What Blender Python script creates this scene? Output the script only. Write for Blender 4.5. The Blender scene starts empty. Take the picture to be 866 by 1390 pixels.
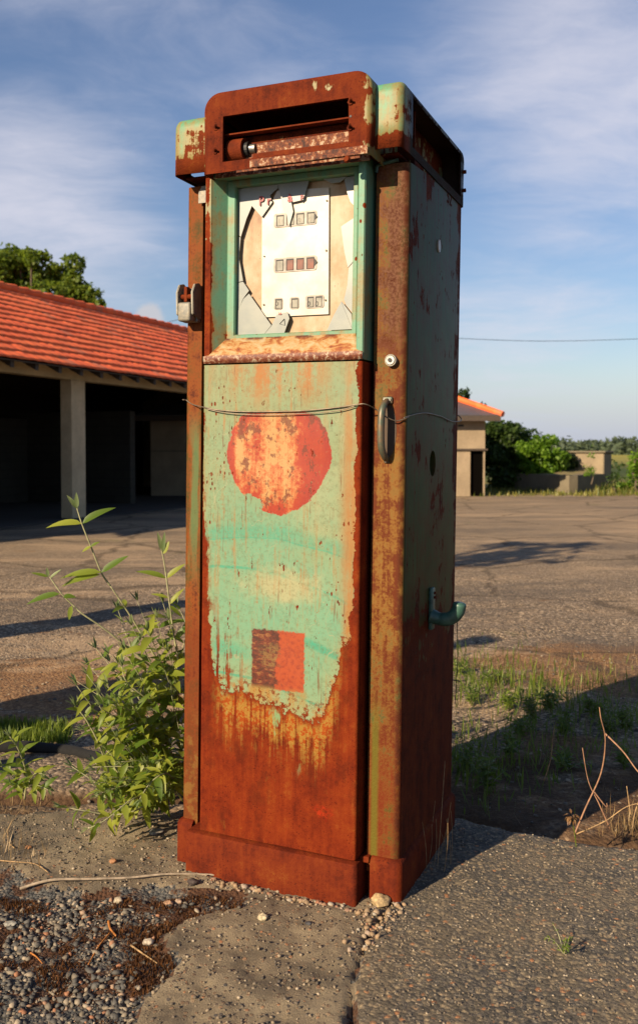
import bpy, bmesh, math, random
import numpy as np
from mathutils import Vector, Matrix, noise as mnoise
R = math.radians
random.seed(7); rng = np.random.default_rng(7)
S = bpy.context.scene
COL = S.collection

# ------------------------------------------------------------ camera, sky, sun, exposure
CAM_H = 1.15
SUN_EL = R(25.0)
SUN_AZ = (-0.695, -0.72)            # horizontal direction from the scene towards the sun
F_PX, CX, CY, PITCH = 1238.0, 433.0, 650.0, R(-1.76)

cd = bpy.data.cameras.new('camera'); cam = bpy.data.objects.new('camera', cd); COL.objects.link(cam)
cam.location = (0, 0, CAM_H); cam.rotation_euler = (R(90) + PITCH, 0, 0)
cd.sensor_fit = 'VERTICAL'; cd.sensor_height = 38.52; cd.sensor_width = 24.0
cd.lens = 38.52 * F_PX / 1390.0
cd.shift_y = -45.0 / 1390.0
cd.clip_start = 0.05; cd.clip_end = 3000
cd.dof.use_dof = True; cd.dof.focus_distance = 2.38; cd.dof.aperture_fstop = 6.3
S.camera = cam

sl = math.hypot(*SUN_AZ)
sun_dir = Vector((SUN_AZ[0] / sl * math.cos(SUN_EL), SUN_AZ[1] / sl * math.cos(SUN_EL), math.sin(SUN_EL)))
ld = bpy.data.lights.new('sun', 'SUN'); sun = bpy.data.objects.new('sun', ld); COL.objects.link(sun)
ld.energy = 5.0; ld.angle = R(0.55); ld.color = (1.0, 0.80, 0.56)
sun.rotation_euler = sun_dir.to_track_quat('Z', 'Y').to_euler()
sun.location = (-6, -6, 6)

S.view_settings.view_transform = 'Standard'; S.view_settings.look = 'None'
S.view_settings.gamma = 1; S.view_settings.exposure = 0.9
S.view_settings.use_curve_mapping = False
S.render.engine = 'CYCLES'
S.cycles.max_bounces = 6; S.cycles.diffuse_bounces = 3; S.cycles.glossy_bounces = 2
S.cycles.transmission_bounces = 4; S.cycles.transparent_max_bounces = 6
S.cycles.use_denoising = True

# ------------------------------------------------------------ measuring helpers
def ray(px, py):
    d = Vector(((px - CX) / F_PX, 1.0, -(py - CY) / F_PX))
    return Matrix.Rotation(PITCH, 3, 'X') @ d
CAM = Vector((0, 0, CAM_H))
def ground_at(px, py, z=0.0):
    d = ray(px, py); return CAM + d * ((z - CAM_H) / d.z)
def at(px, py, Y):
    d = ray(px, py); return CAM + d * (Y / d.y)
PUMP_O = ground_at(540, 1222)
PUMP_M = Matrix.Rotation(R(0.75), 3, 'Y') @ Matrix.Rotation(R(-23.2), 3, 'Z')
PMI = PUMP_M.transposed()
def pl(px, py, y=0.0, axis=1):
    """photo point on the pump's plane (local axis = value) in pump coordinates"""
    d = PMI @ ray(px, py); o = PMI @ (CAM - PUMP_O)
    return o + d * ((y - o[axis]) / d[axis])

# ------------------------------------------------------------ node helper
class NT:
    def __init__(s, tree): s.t = tree; s.n = tree.nodes; s.l = tree.links
    def put(s, node, i, v):
        if v is None: return
        if isinstance(v, bpy.types.NodeSocket): s.l.new(v, node.inputs[i])
        else:
            inp = node.inputs[i]
            if inp.type == 'RGBA' and len(v) == 3: v = (*v, 1)
            inp.default_value = v
    def m(s, op, a, b=None, c=None, clamp=False):
        n = s.n.new('ShaderNodeMath'); n.operation = op; n.use_clamp = clamp
        s.put(n, 0, a); s.put(n, 1, b); s.put(n, 2, c); return n.outputs[0]
    def add(s, a, b): return s.m('ADD', a, b)
    def sub(s, a, b): return s.m('SUBTRACT', a, b)
    def mul(s, a, b): return s.m('MULTIPLY', a, b)
    def mx(s, a, b): return s.m('MAXIMUM', a, b)
    def mn(s, a, b): return s.m('MINIMUM', a, b)
    def inv(s, a): return s.m('SUBTRACT', 1.0, a)
    def sm(s, v, lo, hi):            # smoothstep lo..hi -> 0..1
        n = s.n.new('ShaderNodeMapRange'); n.interpolation_type = 'SMOOTHSTEP'
        if lo > hi:
            s.put(n, 0, v); n.inputs[1].default_value = hi; n.inputs[2].default_value = lo
            n.inputs[3].default_value = 1; n.inputs[4].default_value = 0
        else:
            s.put(n, 0, v); n.inputs[1].default_value = lo; n.inputs[2].default_value = hi
        return n.outputs[0]
    def vec(s, P, sc=(1, 1, 1), off=(0, 0, 0)):
        n = s.n.new('ShaderNodeMapping'); s.put(n, 0, P)
        n.inputs[1].default_value = off; n.inputs[3].default_value = sc; return n.outputs[0]
    def noise(s, P, scale=5, detail=4, rough=0.55, dist=0, col=False):
        n = s.n.new('ShaderNodeTexNoise'); s.put(n, 'Vector', P)
        n.inputs['Scale'].default_value = scale; n.inputs['Detail'].default_value = detail
        n.inputs['Roughness'].default_value = rough; n.inputs['Distortion'].default_value = dist
        return n.outputs['Color' if col else 'Fac']
    def vor(s, P, scale=5, feature='F1', out='Distance', rnd=1.0):
        n = s.n.new('ShaderNodeTexVoronoi'); n.feature = feature; s.put(n, 'Vector', P)
        n.inputs['Scale'].default_value = scale; n.inputs['Randomness'].default_value = rnd
        return n.outputs[out]
    def mix(s, f, a, b, mode='MIX'):
        n = s.n.new('ShaderNodeMix'); n.data_type = 'RGBA'; n.blend_type = mode
        s.put(n, 0, f); s.put(n, 6, a); s.put(n, 7, b); return n.outputs[2]
    def ramp(s, f, stops, interp='LINEAR'):
        n = s.n.new('ShaderNodeValToRGB'); n.color_ramp.interpolation = interp
        e = n.color_ramp.elements
        while len(e) < len(stops): e.new(0.5)
        for i, (p, c) in enumerate(stops): e[i].position = p; e[i].color = (*c, 1)
        s.put(n, 0, f); return n.outputs[0]
    def curve(s, v, pts):            # piecewise curve; pts in 0..1
        n = s.n.new('ShaderNodeFloatCurve'); c = n.mapping.curves[0]
        n.mapping.use_clip = False
        while len(c.points) < len(pts): c.points.new(0.5, 0.5)
        for i, (x, y) in enumerate(pts):
            c.points[i].location = (x, y); c.points[i].handle_type = 'VECTOR'
        n.mapping.update(); s.put(n, 1, v); return n.outputs[0]
    def sep(s, P):
        n = s.n.new('ShaderNodeSeparateXYZ'); s.put(n, 0, P); return n.outputs
    def comb(s, x, y, z):
        n = s.n.new('ShaderNodeCombineXYZ'); s.put(n, 0, x); s.put(n, 1, y); s.put(n, 2, z); return n.outputs[0]
    def coord(s, kind='Object'): return s.n.new('ShaderNodeTexCoord').outputs[kind]
    def attr(s, name):
        n = s.n.new('ShaderNodeAttribute'); n.attribute_name = name; return n.outputs['Fac']
    def bump(s, h, strength=0.5, dist=0.01, nrm=None):
        n = s.n.new('ShaderNodeBump'); n.inputs['Strength'].default_value = strength
        n.inputs['Distance'].default_value = dist; s.put(n, 'Height', h)
        if nrm is not None: s.put(n, 'Normal', nrm)
        return n.outputs[0]

def mat(name):
    m = bpy.data.materials.new(name); m.use_nodes = True
    t = m.node_tree; b = t.nodes['Principled BSDF']
    return m, NT(t), b
TONE = 1.0          # overall albedo factor of the old paint and rust family
def setb(k, b, color=None, rough=None, metal=None, nrm=None, spec=None, **kw):
    if color is not None:
        if TONE < 1: color = k.mix(1.0, color, (TONE, TONE * 0.98, TONE * 0.96), 'MULTIPLY')
        k.put(b, 'Base Color', color)
    if rough is not None: k.put(b, 'Roughness', rough)
    if metal is not None: k.put(b, 'Metallic', metal)
    if nrm is not None: k.put(b, 'Normal', nrm)
    if spec is not None: k.put(b, 'Specular IOR Level', spec)

# ------------------------------------------------------------ world
W = bpy.data.worlds.new('World'); S.world = W; W.use_nodes = True
wk = NT(W.node_tree); bg = W.node_tree.nodes['Background']
sky = wk.n.new('ShaderNodeTexSky'); sky.sky_type = 'NISHITA'; sky.sun_disc = False
sky.sun_elevation = SUN_EL; sky.sun_rotation = math.atan2(SUN_AZ[0], SUN_AZ[1])
sky.air_density = 1.3; sky.dust_density = 0.4; sky.ozone_density = 3.5; sky.altitude = 100
G = wk.coord('Generated')
gx, gy, gz = wk.sep(G)
# cloud layer: project the direction on a high plane so that the streaks flatten towards the horizon
den = wk.add(wk.mx(gz, 0.0), 0.16)
Pc = wk.comb(wk.m('DIVIDE', gx, den), wk.m('DIVIDE', gy, den), 0.0)
warp = wk.noise(Pc, 1.2, 4, 0.5, col=True)
Pw = wk.n.new('ShaderNodeVectorMath'); Pw.operation = 'MULTIPLY_ADD'
wk.l.new(warp, Pw.inputs[0]); Pw.inputs[1].default_value = (0.7, 0.5, 0); wk.l.new(Pc, Pw.inputs[2])
cn = wk.noise(wk.vec(Pw.outputs[0], (1.0, 1.7, 1), (2.3, 0.4, 0)), 0.75, 9, 0.52)
cf = wk.noise(wk.vec(Pw.outputs[0], (1.8, 2.8, 1), (5.1, 3, 0)), 1.6, 9, 0.62)
def blob(px, py, wpx):
    d = ray(px, py).normalized()
    n = wk.n.new('ShaderNodeVectorMath'); n.operation = 'DISTANCE'; wk.l.new(G, n.inputs[0]); n.inputs[1].default_value = d
    return wk.sm(n.outputs['Value'], wpx / F_PX, wpx / F_PX * 0.15)
bl = wk.mx(wk.mul(blob(810, 130, 300), 0.42), wk.mul(blob(70, 285, 230), 0.34))
bl = wk.mx(bl, wk.mul(blob(200, 0, 300), 0.20))
bl = wk.sub(bl, wk.mul(blob(180, 160, 260), 0.10))
bl = wk.mx(bl, wk.mul(blob(700, 430, 200), 0.20))
cl = wk.add(wk.add(wk.mul(cn, 0.68), wk.mul(cf, 0.50)), bl)
cmask = wk.sm(cl, 0.58, 1.12)
# low cumulus puff beyond the barn ridge
pd = ray(203, 431).normalized()
n1 = wk.noise(G, 60, 5, 0.6)
dd = wk.n.new('ShaderNodeVectorMath'); dd.operation = 'DISTANCE'; wk.l.new(G, dd.inputs[0]); dd.inputs[1].default_value = pd
puff = wk.sm(wk.add(dd.outputs['Value'], wk.mul(wk.sub(n1, 0.5), 0.012)), 0.018, 0.010)
skyc = wk.mix(1.0, sky.outputs[0], (1.03, 0.98, 1.10), 'MULTIPLY')
hz = wk.sm(gz, 0.10, 0.0)
CLOUD = (7.2, 7.1, 8.0)
c1 = wk.mix(wk.mul(cmask, 0.85), skyc, CLOUD)
c2 = wk.mix(wk.mul(puff, 0.8), c1, (6.0, 5.8, 6.0))
c2 = wk.mix(wk.mul(hz, 0.75), c2, (4.2, 5.0, 6.8))
wk.l.new(c2, bg.inputs[0]); bg.inputs[1].default_value = 0.056

# ------------------------------------------------------------ object helpers
def tag(o, label=None, cat=None, group=None, kind=None):
    if label: o['label'] = label
    if cat: o['category'] = cat
    if group: o['group'] = group
    if kind: o['kind'] = kind
    return o
def link(name, me, m=None, parent=None, smooth=False):
    o = bpy.data.objects.new(name, me); COL.objects.link(o)
    if m is not None:
        me.materials.clear(); me.materials.append(m)
    if parent is not None: o.parent = parent
    if smooth:
        me.polygons.foreach_set('use_smooth', [True] * len(me.polygons))
    return o
def empty(name, loc, rot=None):
    o = bpy.data.objects.new(name, None); COL.objects.link(o); o.location = loc
    o.empty_display_size = 0.1
    if rot is not None: o.rotation_euler = rot
    return o
def bmo(name, bm, m, parent=None, smooth=False, auto=None):
    me = bpy.data.meshes.new(name); bm.normal_update(); bm.to_mesh(me); bm.free()
    o = link(name, me, m, parent, smooth)
    if auto is not None: me.set_sharp_from_angle(angle=R(auto))
    return o
def pyo(name, V, F, m, parent=None, smooth=False):
    me = bpy.data.meshes.new(name); me.from_pydata([tuple(v) for v in V], [], F); me.update()
    return link(name, me, m, parent, smooth)
def npo(name, V, F, m, parent=None, smooth=False):
    """fast: V (n,3) array, F (k,4) or (k,3) int array"""
    me = bpy.data.meshes.new(name); V = np.asarray(V, np.float32); F = np.asarray(F, np.int32); w = F.shape[1]
    me.vertices.add(len(V)); me.vertices.foreach_set('co', V.ravel())
    me.loops.add(F.size); me.loops.foreach_set('vertex_index', F.ravel())
    me.polygons.add(len(F)); me.polygons.foreach_set('loop_start', np.arange(0, F.size, w))
    me.polygons.foreach_set('loop_total', np.full(len(F), w))
    me.update(calc_edges=True); me.validate()
    return link(name, me, m, parent, smooth)
def box(bm, x0, x1, y0, y1, z0, z1, bev=0.0, seg=2):
    vs = [bm.verts.new(p) for p in ((x0,y0,z0),(x1,y0,z0),(x1,y1,z0),(x0,y1,z0),(x0,y0,z1),(x1,y0,z1),(x1,y1,z1),(x0,y1,z1))]
    fs = [bm.faces.new([vs[i] for i in f]) for f in ((3,2,1,0),(4,5,6,7),(0,1,5,4),(1,2,6,5),(2,3,7,6),(3,0,4,7))]
    if bev > 0:
        es = list({e for f in fs for e in f.edges})
        bmesh.ops.bevel(bm, geom=es, offset=bev, segments=seg, affect='EDGES', profile=0.5)
def cyl(bm, a, b, r0, r1=None, n=16, caps=True):
    a = Vector(a); b = Vector(b); r1 = r0 if r1 is None else r1
    q = (b - a).to_track_quat('Z', 'Y'); X = q @ Vector((1, 0, 0)); Y = q @ Vector((0, 1, 0))
    A = []; B = []
    for i in range(n):
        t = 2 * math.pi * i / n; d = X * math.cos(t) + Y * math.sin(t)
        A.append(bm.verts.new(a + d * r0)); B.append(bm.verts.new(b + d * r1))
    for i in range(n):
        j = (i + 1) % n; bm.faces.new((A[i], A[j], B[j], B[i]))
    if caps: bm.faces.new(A[::-1]); bm.faces.new(B)
def spline(P, k=6):
    P = [Vector(p) for p in P]; out = []
    for i in range(len(P) - 1):
        a = P[max(i - 1, 0)]; b = P[i]; c = P[i + 1]; d = P[min(i + 2, len(P) - 1)]
        for j in range(k):
            t = j / k
            out.append(0.5 * ((2*b) + (c-a)*t + (2*a-5*b+4*c-d)*t*t + (3*b-a-3*c+d)*t**3))
    out.append(P[-1]); return out
def tube(bm, P, r, n=8, caps=True):
    """r: number or list"""
    P = [Vector(p) for p in P]; rs = r if isinstance(r, (list, tuple)) else [r] * len(P)
    prev = None; rings = []
    for i, p in enumerate(P):
        t = (P[min(i + 1, len(P) - 1)] - P[max(i - 1, 0)]).normalized()
        if prev is None:
            u = t.orthogonal().normalized()
        else:
            u = (prev - t * prev.dot(t)); u = u.normalized() if u.length > 1e-6 else t.orthogonal().normalized()
        prev = u; w = t.cross(u)
        rings.append([bm.verts.new(p + (u * math.cos(2*math.pi*k/n) + w * math.sin(2*math.pi*k/n)) * rs[i]) for k in range(n)])
    for a, b in zip(rings, rings[1:]):
        for k in range(n):
            bm.faces.new((a[k], a[(k+1) % n], b[(k+1) % n], b[k]))
    if caps: bm.faces.new(rings[0][::-1]); bm.faces.new(rings[-1])
def prism(bm, pts, d):
    """extrude polygon pts (3D, planar) by vector d"""
    a = [bm.verts.new(p) for p in pts]; b = [bm.verts.new(Vector(p) + Vector(d)) for p in pts]
    n = len(a); bm.faces.new(a); bm.faces.new(b[::-1])
    for i in range(n):
        bm.faces.new((a[i], b[i], b[(i+1) % n], a[(i+1) % n]))
def fbm(x, y, s, o=3, seed=0.0):
    v = 0; a = 1; t = 0
    for i in range(o):
        v += a * mnoise.noise(Vector((x * s + seed, y * s - seed, seed * 0.7 + i * 3.1))); t += a; a *= 0.5; s *= 2.1
    return v / t
def vnoise(X, Y, s, seed=0, o=4):
    """numpy value noise, fbm, about -1..1"""
    r = np.random.default_rng(seed); T = r.random((256, 256)) * 2 - 1; out = 0; amp = 1; tot = 0
    for i in range(o):
        x = X * s; y = Y * s; xi = np.floor(x).astype(int); yi = np.floor(y).astype(int); fx = x - xi; fy = y - yi
        fx = fx*fx*(3-2*fx); fy = fy*fy*(3-2*fy)
        g = lambda a, b: T[(a) % 256, (b) % 256]
        out = out + amp * ((g(xi,yi)*(1-fx)+g(xi+1,yi)*fx)*(1-fy) + (g(xi,yi+1)*(1-fx)+g(xi+1,yi+1)*fx)*fy)
        tot += amp; amp *= 0.5; s *= 2.03; X = X + 13.7; Y = Y + 5.1
    return out / tot * 1.6
def polysd(X, Y, poly):
    """signed distance to polygon, negative inside"""
    P = np.array(poly); n = len(P); D = np.full(X.shape, 1e9); ins = np.zeros(X.shape, bool)
    for i in range(n):
        a = P[i]; b = P[(i+1) % n]; ab = b - a
        t = np.clip(((X-a[0])*ab[0] + (Y-a[1])*ab[1]) / (ab @ ab), 0, 1)
        D = np.minimum(D, np.hypot(X - a[0] - t*ab[0], Y - a[1] - t*ab[1]))
        c = ((a[1] > Y) != (b[1] > Y)) & (X < (b[0]-a[0]) * (Y-a[1]) / (b[1]-a[1]+1e-12) + a[0])
        ins ^= c
    return np.where(ins, -D, D)

# ------------------------------------------------------------ pump materials (object coordinates are the pump's own)
def rust_color(k, P, warm=0.5):
    a = k.noise(P, 14, 8, 0.62); b = k.noise(P, 90, 5, 0.65)
    st = k.noise(k.vec(P, (70, 70, 4)), 1, 5, 0.6)
    v = k.add(k.add(k.mul(a, 0.55), k.mul(b, 0.25)), k.mul(st, 0.28))
    pit = k.vor(P, 120); v = k.sub(v, k.mul(k.mul(k.sm(pit, 0.32, 0.10), k.sm(k.noise(P, 18, 3), 0.42, 0.62)), 0.16))
    v = k.add(v, k.mul(k.sub(k.noise(P, 320, 3, 0.7), 0.5), 0.16))
    dk = (0.040, 0.011, 0.006)
    return k.ramp(v, [(0.34, dk), (0.45, (0.125, 0.020, 0.008)), (0.53, (0.235, 0.036, 0.010)),
                      (0.62, (0.31, 0.056, 0.012)), (0.74, (0.42, 0.14, 0.026))])
def rusty(name, paint, cov, paint2=None, stain=0.5, ochre=(0.42, 0.24, 0.07), edge=None, extra=None, spots=1.0, bumps=1.0, rtone=None):
    """painted sheet metal; cov: rust coverage 0..1 (or function k,P,xyz -> socket)"""
    m, k, b = mat(name); P = k.coord('Object'); x, y, z = k.sep(P)
    big = k.noise(P, 5, 6, 0.6); mid = k.noise(P, 22, 7, 0.66); streak = k.noise(k.vec(P, (55, 55, 3.2)), 1, 6, 0.62)
    v = k.add(k.add(k.mul(big, 0.5), k.mul(mid, 0.3)), k.mul(streak, 0.25))        # ~0.52 mean
    c = cov(k, P, (x, y, z)) if callable(cov) else cov
    thr = k.m('SUBTRACT', 0.74, k.mul(c, 0.46) if not isinstance(c, float) else c * 0.46)
    rm = k.sm(k.sub(v, thr), -0.006, 0.012)
    halo = k.sm(k.sub(v, thr), -0.13, 0.0)
    sp = k.vor(k.vec(P, (1, 1, 0.6)), 55); spn = k.noise(P, 9, 3)
    spm = k.mul(k.sm(k.sub(k.mul(k.sm(spn, 0.45, 0.72), 0.30 * spots), sp), 0.0, 0.04), 1.0)
    rm = k.mx(rm, spm)
    pc = k.mix(k.sm(k.noise(P, 7, 5), 0.35, 0.65), paint, paint2 or paint)
    # rain streaks of thin rust on the paint
    sm_ = k.mul(k.sm(streak, 0.50, 0.68), stain)
    sm_ = k.mx(sm_, k.mul(halo, 0.75))
    pc = k.mix(sm_, pc, ochre)
    pc = k.mix(k.mul(k.sm(k.noise(P, 160, 3), 0.5, 0.8), 0.25), pc, (0.06, 0.05, 0.03))
    rc = rust_color(k, P)
    if rtone: rc = k.mix(0.42, rc, rtone, 'MIX')
    col = k.mix(rm, pc, rc)
    ro = k.add(k.mul(rm, 0.28), 0.48)
    hgt = k.add(k.mul(rm, k.add(k.mul(k.noise(P, 150, 6, 0.75), 1.3), -1.0)), k.mul(k.noise(P, 60, 4), 0.12))
    if extra: col, ro = extra(k, P, (x, y, z), col, ro, rm)
    setb(k, b, col, ro, nrm=k.bump(hgt, 0.6 * bumps, 0.0026), spec=k.sub(0.24, k.mul(rm, 0.18)))
    return m
TONE = 0.55
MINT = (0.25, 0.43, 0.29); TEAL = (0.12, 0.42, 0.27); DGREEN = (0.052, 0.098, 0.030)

# ---- lower door
def door_mat():
    m, k, b = mat('door_paint'); P = k.coord('Object'); x, y, z = k.sep(P)
    mid = k.noise(P, 22, 7, 0.66); fine = k.noise(P, 110, 5, 0.65)
    streak = k.noise(k.vec(P, (60, 60, 3.0)), 1, 6, 0.62); st2 = k.noise(k.vec(P, (26, 26, 2.0), (3, 1, 4)), 1, 5, 0.6)
    wob = k.add(k.mul(k.sub(mid, 0.5), 0.10), k.add(k.mul(k.sub(fine, 0.5), 0.05), k.mul(k.sub(streak, 0.5), 0.06)))
    # paint, patchy mint / grey green / cream
    pn = k.noise(k.vec(P, (1, 1, 0.7)), 5, 5, 0.6)
    up = k.sm(z, 0.55, 1.25)
    paint = k.mix(k.sm(pn, 0.4, 0.62), (0.28, 0.44, 0.25), (0.33, 0.42, 0.22))
    paint = k.mix(k.mul(up, 0.70), paint, (0.29, 0.36, 0.18))
    paint = k.mix(k.mul(k.sm(k.noise(P, 9, 4), 0.45, 0.75), 0.35), paint, (0.16, 0.42, 0.27))
    # brushed teal arcs
    def arc(z0, x0, kk, w, zfade=None):
        d = k.sub(z, k.sub(z0, k.mul(k.m('POWER', k.m('ABSOLUTE', k.sub(x, x0)), 2.0), kk)))
        d = k.add(d, k.mul(k.sub(k.noise(k.vec(P, (3, 3, 9)), 1.6, 4), 0.5), 0.03))
        return k.sm(k.m('ABSOLUTE', d), w, w * 0.25)
    br = k.noise(k.vec(P, (5, 5, 160)), 1, 5, 0.7)
    arcs = arc(0.835, -0.45, 0.75, 0.006)
    arcs = k.mx(arcs, k.mul(arc(0.93, -0.40, 0.55, 0.028), 0.6))
    arcs = k.mx(arcs, k.mul(arc(0.915, -0.40, 0.6, 0.004), 0.9))
    arcs = k.mx(arcs, k.mul(arc(0.68, -0.42, 0.85, 0.016), k.sm(x, -0.30, -0.22)))
    arcs = k.mx(arcs, arc(0.545, -0.50, 0.65, 0.006))
    arcs = k.mx(arcs, k.mul(arc(0.62, -0.6, 0.5, 0.03), k.mul(k.sm(x, -0.36, -0.46), 0.7)))
    tealzone = k.mul(k.sm(k.m('ABSOLUTE', k.sub(z, 0.79)), 0.33, 0.12), k.sm(k.noise(P, 4.2, 3), 0.36, 0.60))
    paint = k.mix(k.mul(tealzone, 0.60), paint, (0.15, 0.46, 0.30))
    paint = k.mix(k.mul(arcs, k.add(0.55, k.mul(br, 0.45))), paint, (0.05, 0.42, 0.27))
    # yellowed cream clouds
    crd = k.m('SQRT', k.add(k.m('POWER', k.mul(k.sub(x, -0.31), 1.0), 2.0), k.m('POWER', k.mul(k.sub(z, 0.79), 2.4), 2.0)))
    crd2 = k.m('SQRT', k.add(k.m('POWER', k.mul(k.sub(x, -0.22), 1.4), 2.0), k.m('POWER', k.mul(k.sub(z, 1.02), 1.0), 2.0)))
    cr = k.mx(k.sm(k.add(crd, k.mul(k.sub(mid, 0.5), 0.25)), 0.16, 0.03), k.mul(k.sm(k.add(crd2, k.mul(k.sub(mid, 0.5), 0.3)), 0.16, 0.02), 0.4))
    paint = k.mix(k.mul(cr, 0.70), paint, (0.56, 0.48, 0.25))
    # thin rust weeping down
    s90 = k.noise(k.vec(P, (120, 120, 5.0), (7, 2, 1)), 1, 5, 0.7)
    w1 = k.mul(k.sm(k.add(k.mul(s90, 0.7), k.add(k.mul(mid, 0.25), k.mul(fine, 0.15))), 0.58, 0.72), 0.62)
    w1 = k.mx(w1, k.mul(k.sm(k.add(streak, k.mul(mid, 0.25)), 0.66, 0.86), 0.7))
    paint = k.mix(k.mul(k.sm(fine, 0.45, 0.70), 0.40), paint, (0.13, 0.15, 0.06))
    paint = k.mix(k.mul(k.sm(k.noise(P, 300, 3), 0.52, 0.7), 0.35), paint, (0.36, 0.33, 0.16))
    topz = k.mul(k.sm(z, 1.22, 1.34), k.sm(k.m('ABSOLUTE', k.sub(x, -0.34)), 0.20, 0.08))
    w2 = k.mul(topz, k.sm(k.add(st2, k.mul(fine, 0.35)), 0.52, 0.80))
    w3 = k.mul(k.mul(k.sm(x, -0.17, -0.125), k.sm(k.add(st2, k.mul(mid, 0.3)), 0.48, 0.74)), 0.85)
    w4 = k.mul(k.mul(k.sm(x, -0.50, -0.545), k.sm(k.add(st2, k.mul(mid, 0.3)), 0.50, 0.76)), 0.7)
    paint = k.mix(k.mx(k.mx(w1, w2), k.mx(w3, w4)), paint, k.mix(fine, (0.42, 0.20, 0.035), (0.50, 0.17, 0.03)))
    rn = k.noise(k.vec(P, (210, 210, 6.5), (1, 4, 9)), 1, 4, 0.6); rn2 = k.noise(k.vec(P, (14, 14, 9), (8, 1, 2)), 1, 3)
    paint = k.mix(k.mul(k.mul(k.sm(rn, 0.60, 0.66), k.sm(rn2, 0.46, 0.60)), 0.75), paint, (0.20, 0.075, 0.022))
    scr = k.m('ABSOLUTE', k.sub(k.noise(k.vec(P, (7, 7, 3), (2, 8, 1)), 1.3, 2), 0.5)); paint = k.mix(k.mul(k.sm(scr, 0.0022, 0.0008), 0.6), paint, (0.42, 0.42, 0.24))
    # ---- emblem disc
    ex = k.sub(x, -0.331); ez = k.sub(z, 1.131)
    tap = k.add(1.0, k.mul(k.mx(k.mul(ez, -1.0), 0.0), 1.1)); rr = k.m('SQRT', k.add(k.mul(k.mul(ex, ex), k.mul(tap, tap)), k.mul(ez, ez)))
    disc = k.mul(k.sm(k.add(rr, k.mul(k.sub(k.noise(P, 34, 7, 0.72), 0.5), 0.030)), 0.153, 0.149), k.sm(k.add(z, k.mul(k.sub(mid, 0.5), 0.03)), 1.252, 1.243))
    nick = k.sm(k.vor(k.vec(P, (1, 1, 1), (0.02, 0, 0.035)), 16), 0.0, 1.0)
    paint = k.mix(0.0, paint, paint); nd = k.m('SQRT', k.add(k.m('POWER', k.sub(x, -0.405), 2.0), k.m('POWER', k.sub(z, 1.0), 2.0)))
    disc = k.mul(disc, k.sm(k.add(nd, k.mul(k.sub(mid, 0.5), 0.07)), 0.026, 0.030))
    redn = k.add(k.add(k.add(k.mul(st2, 0.55), k.mul(mid, 0.38)), k.mul(k.sm(x, -0.36, -0.22), 0.13)), 0.0)
    redn = k.add(redn, k.mul(k.sm(rr, 0.10, 0.15), 0.13)); redn = k.add(redn, k.mul(k.sub(fine, 0.5), 0.28))
    dc = k.ramp(redn, [(0.43, (0.66, 0.36, 0.13)), (0.50, (0.58, 0.17, 0.045)), (0.555, (0.47, 0.050, 0.012)), (0.75, (0.38, 0.028, 0.010))])
    dspot = k.sm(k.add(k.noise(k.vec(P, (1, 1, 0.7)), 30, 8, 0.75), k.mul(k.sm(z, 1.06, 1.22), 0.05)), 0.57, 0.60)
    dc = k.mix(k.mul(dspot, 0.8), dc, (0.17, 0.035, 0.012))
    paint = k.mix(k.mul(disc, k.sm(k.add(fine, k.mul(rr, -0.5)), 0.20, 0.30)), paint, dc)
    # ---- small square emblem
    sx = k.sub(k.m('ABSOLUTE', k.sub(x, -0.324)), 0.0755); sz = k.sub(k.m('ABSOLUTE', k.sub(z, 0.595)), 0.078)
    sq = k.sm(k.add(k.mx(sx, sz), k.mul(k.sub(fine, 0.5), 0.018)), 0.003, -0.002)
    sqn = k.add(k.sub(x, -0.325), k.mul(k.sub(mid, 0.5), 0.10))
    lft = k.ramp(k.noise(k.vec(P, (1, 1, 2.6)), 48, 6, 0.7), [(0.42, (0.085, 0.016, 0.010)), (0.56, (0.20, 0.030, 0.014)), (0.63, (0.36, 0.15, 0.045))])
    och = k.sm(k.add(k.m('SQRT', k.add(k.m('POWER', k.sub(x, -0.345), 2.0), k.m('POWER', k.sub(z, 0.603), 2.0))), k.mul(k.sub(mid, 0.5), 0.08)), 0.045, 0.02)
    lft = k.mix(k.mul(k.mul(och, k.sm(fine, 0.42, 0.56)), 0.75), lft, (0.30, 0.17, 0.05))
    sqc = k.mix(k.sm(sqn, -0.004, 0.004), lft, k.mix(k.sm(fine, 0.4, 0.7), (0.50, 0.075, 0.016), (0.34, 0.04, 0.014)))
    paint = k.mix(k.mul(sq, 0.96), paint, sqc)
    spq = k.mul(k.sm(x, -0.42, -0.40), k.mul(k.sm(x, -0.23, -0.25), k.mul(k.sm(z, 0.42, 0.52), k.sm(z, 0.53, 0.51))))
    paint = k.mix(k.mul(spq, k.sm(st2, 0.35, 0.6)), paint, (0.42, 0.27, 0.07))
    # ---- bare rust eating the paint from below and the edges
    t = k.m('MULTIPLY_ADD', k.add(x, k.add(k.mul(k.sub(k.noise(P, 16, 6, 0.6), 0.5), 0.045), k.mul(k.sub(k.noise(P, 70, 5, 0.7), 0.5), 0.016))), 1 / 0.46, 0.56 / 0.46)       # 0 left edge .. 1 right edge
    pts = [(0.0, 1.25), (0.015, 1.10), (0.028, 0.95), (0.042, 0.82), (0.06, 0.72), (0.065, 0.68), (0.04, 0.66), (0.045, 0.61), (0.075, 0.57), (0.11, 0.53), (0.16, 0.505), (0.20, 0.50),
           (0.30, 0.50), (0.42, 0.49), (0.55, 0.475), (0.66, 0.46), (0.78, 0.445), (0.82, 0.50), (0.855, 0.545), (0.875, 0.565), (0.89, 0.60), (0.90, 0.655), (0.93, 0.665), (0.955, 0.68), (0.962, 0.78), (0.97, 1.0), (0.975, 1.4)]
    pts2 = []; last = -1
    for a_, b_ in pts:
        if a_ > last: pts2.append((a_, b_)); last = a_
    zb = k.curve(t, pts2)
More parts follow.
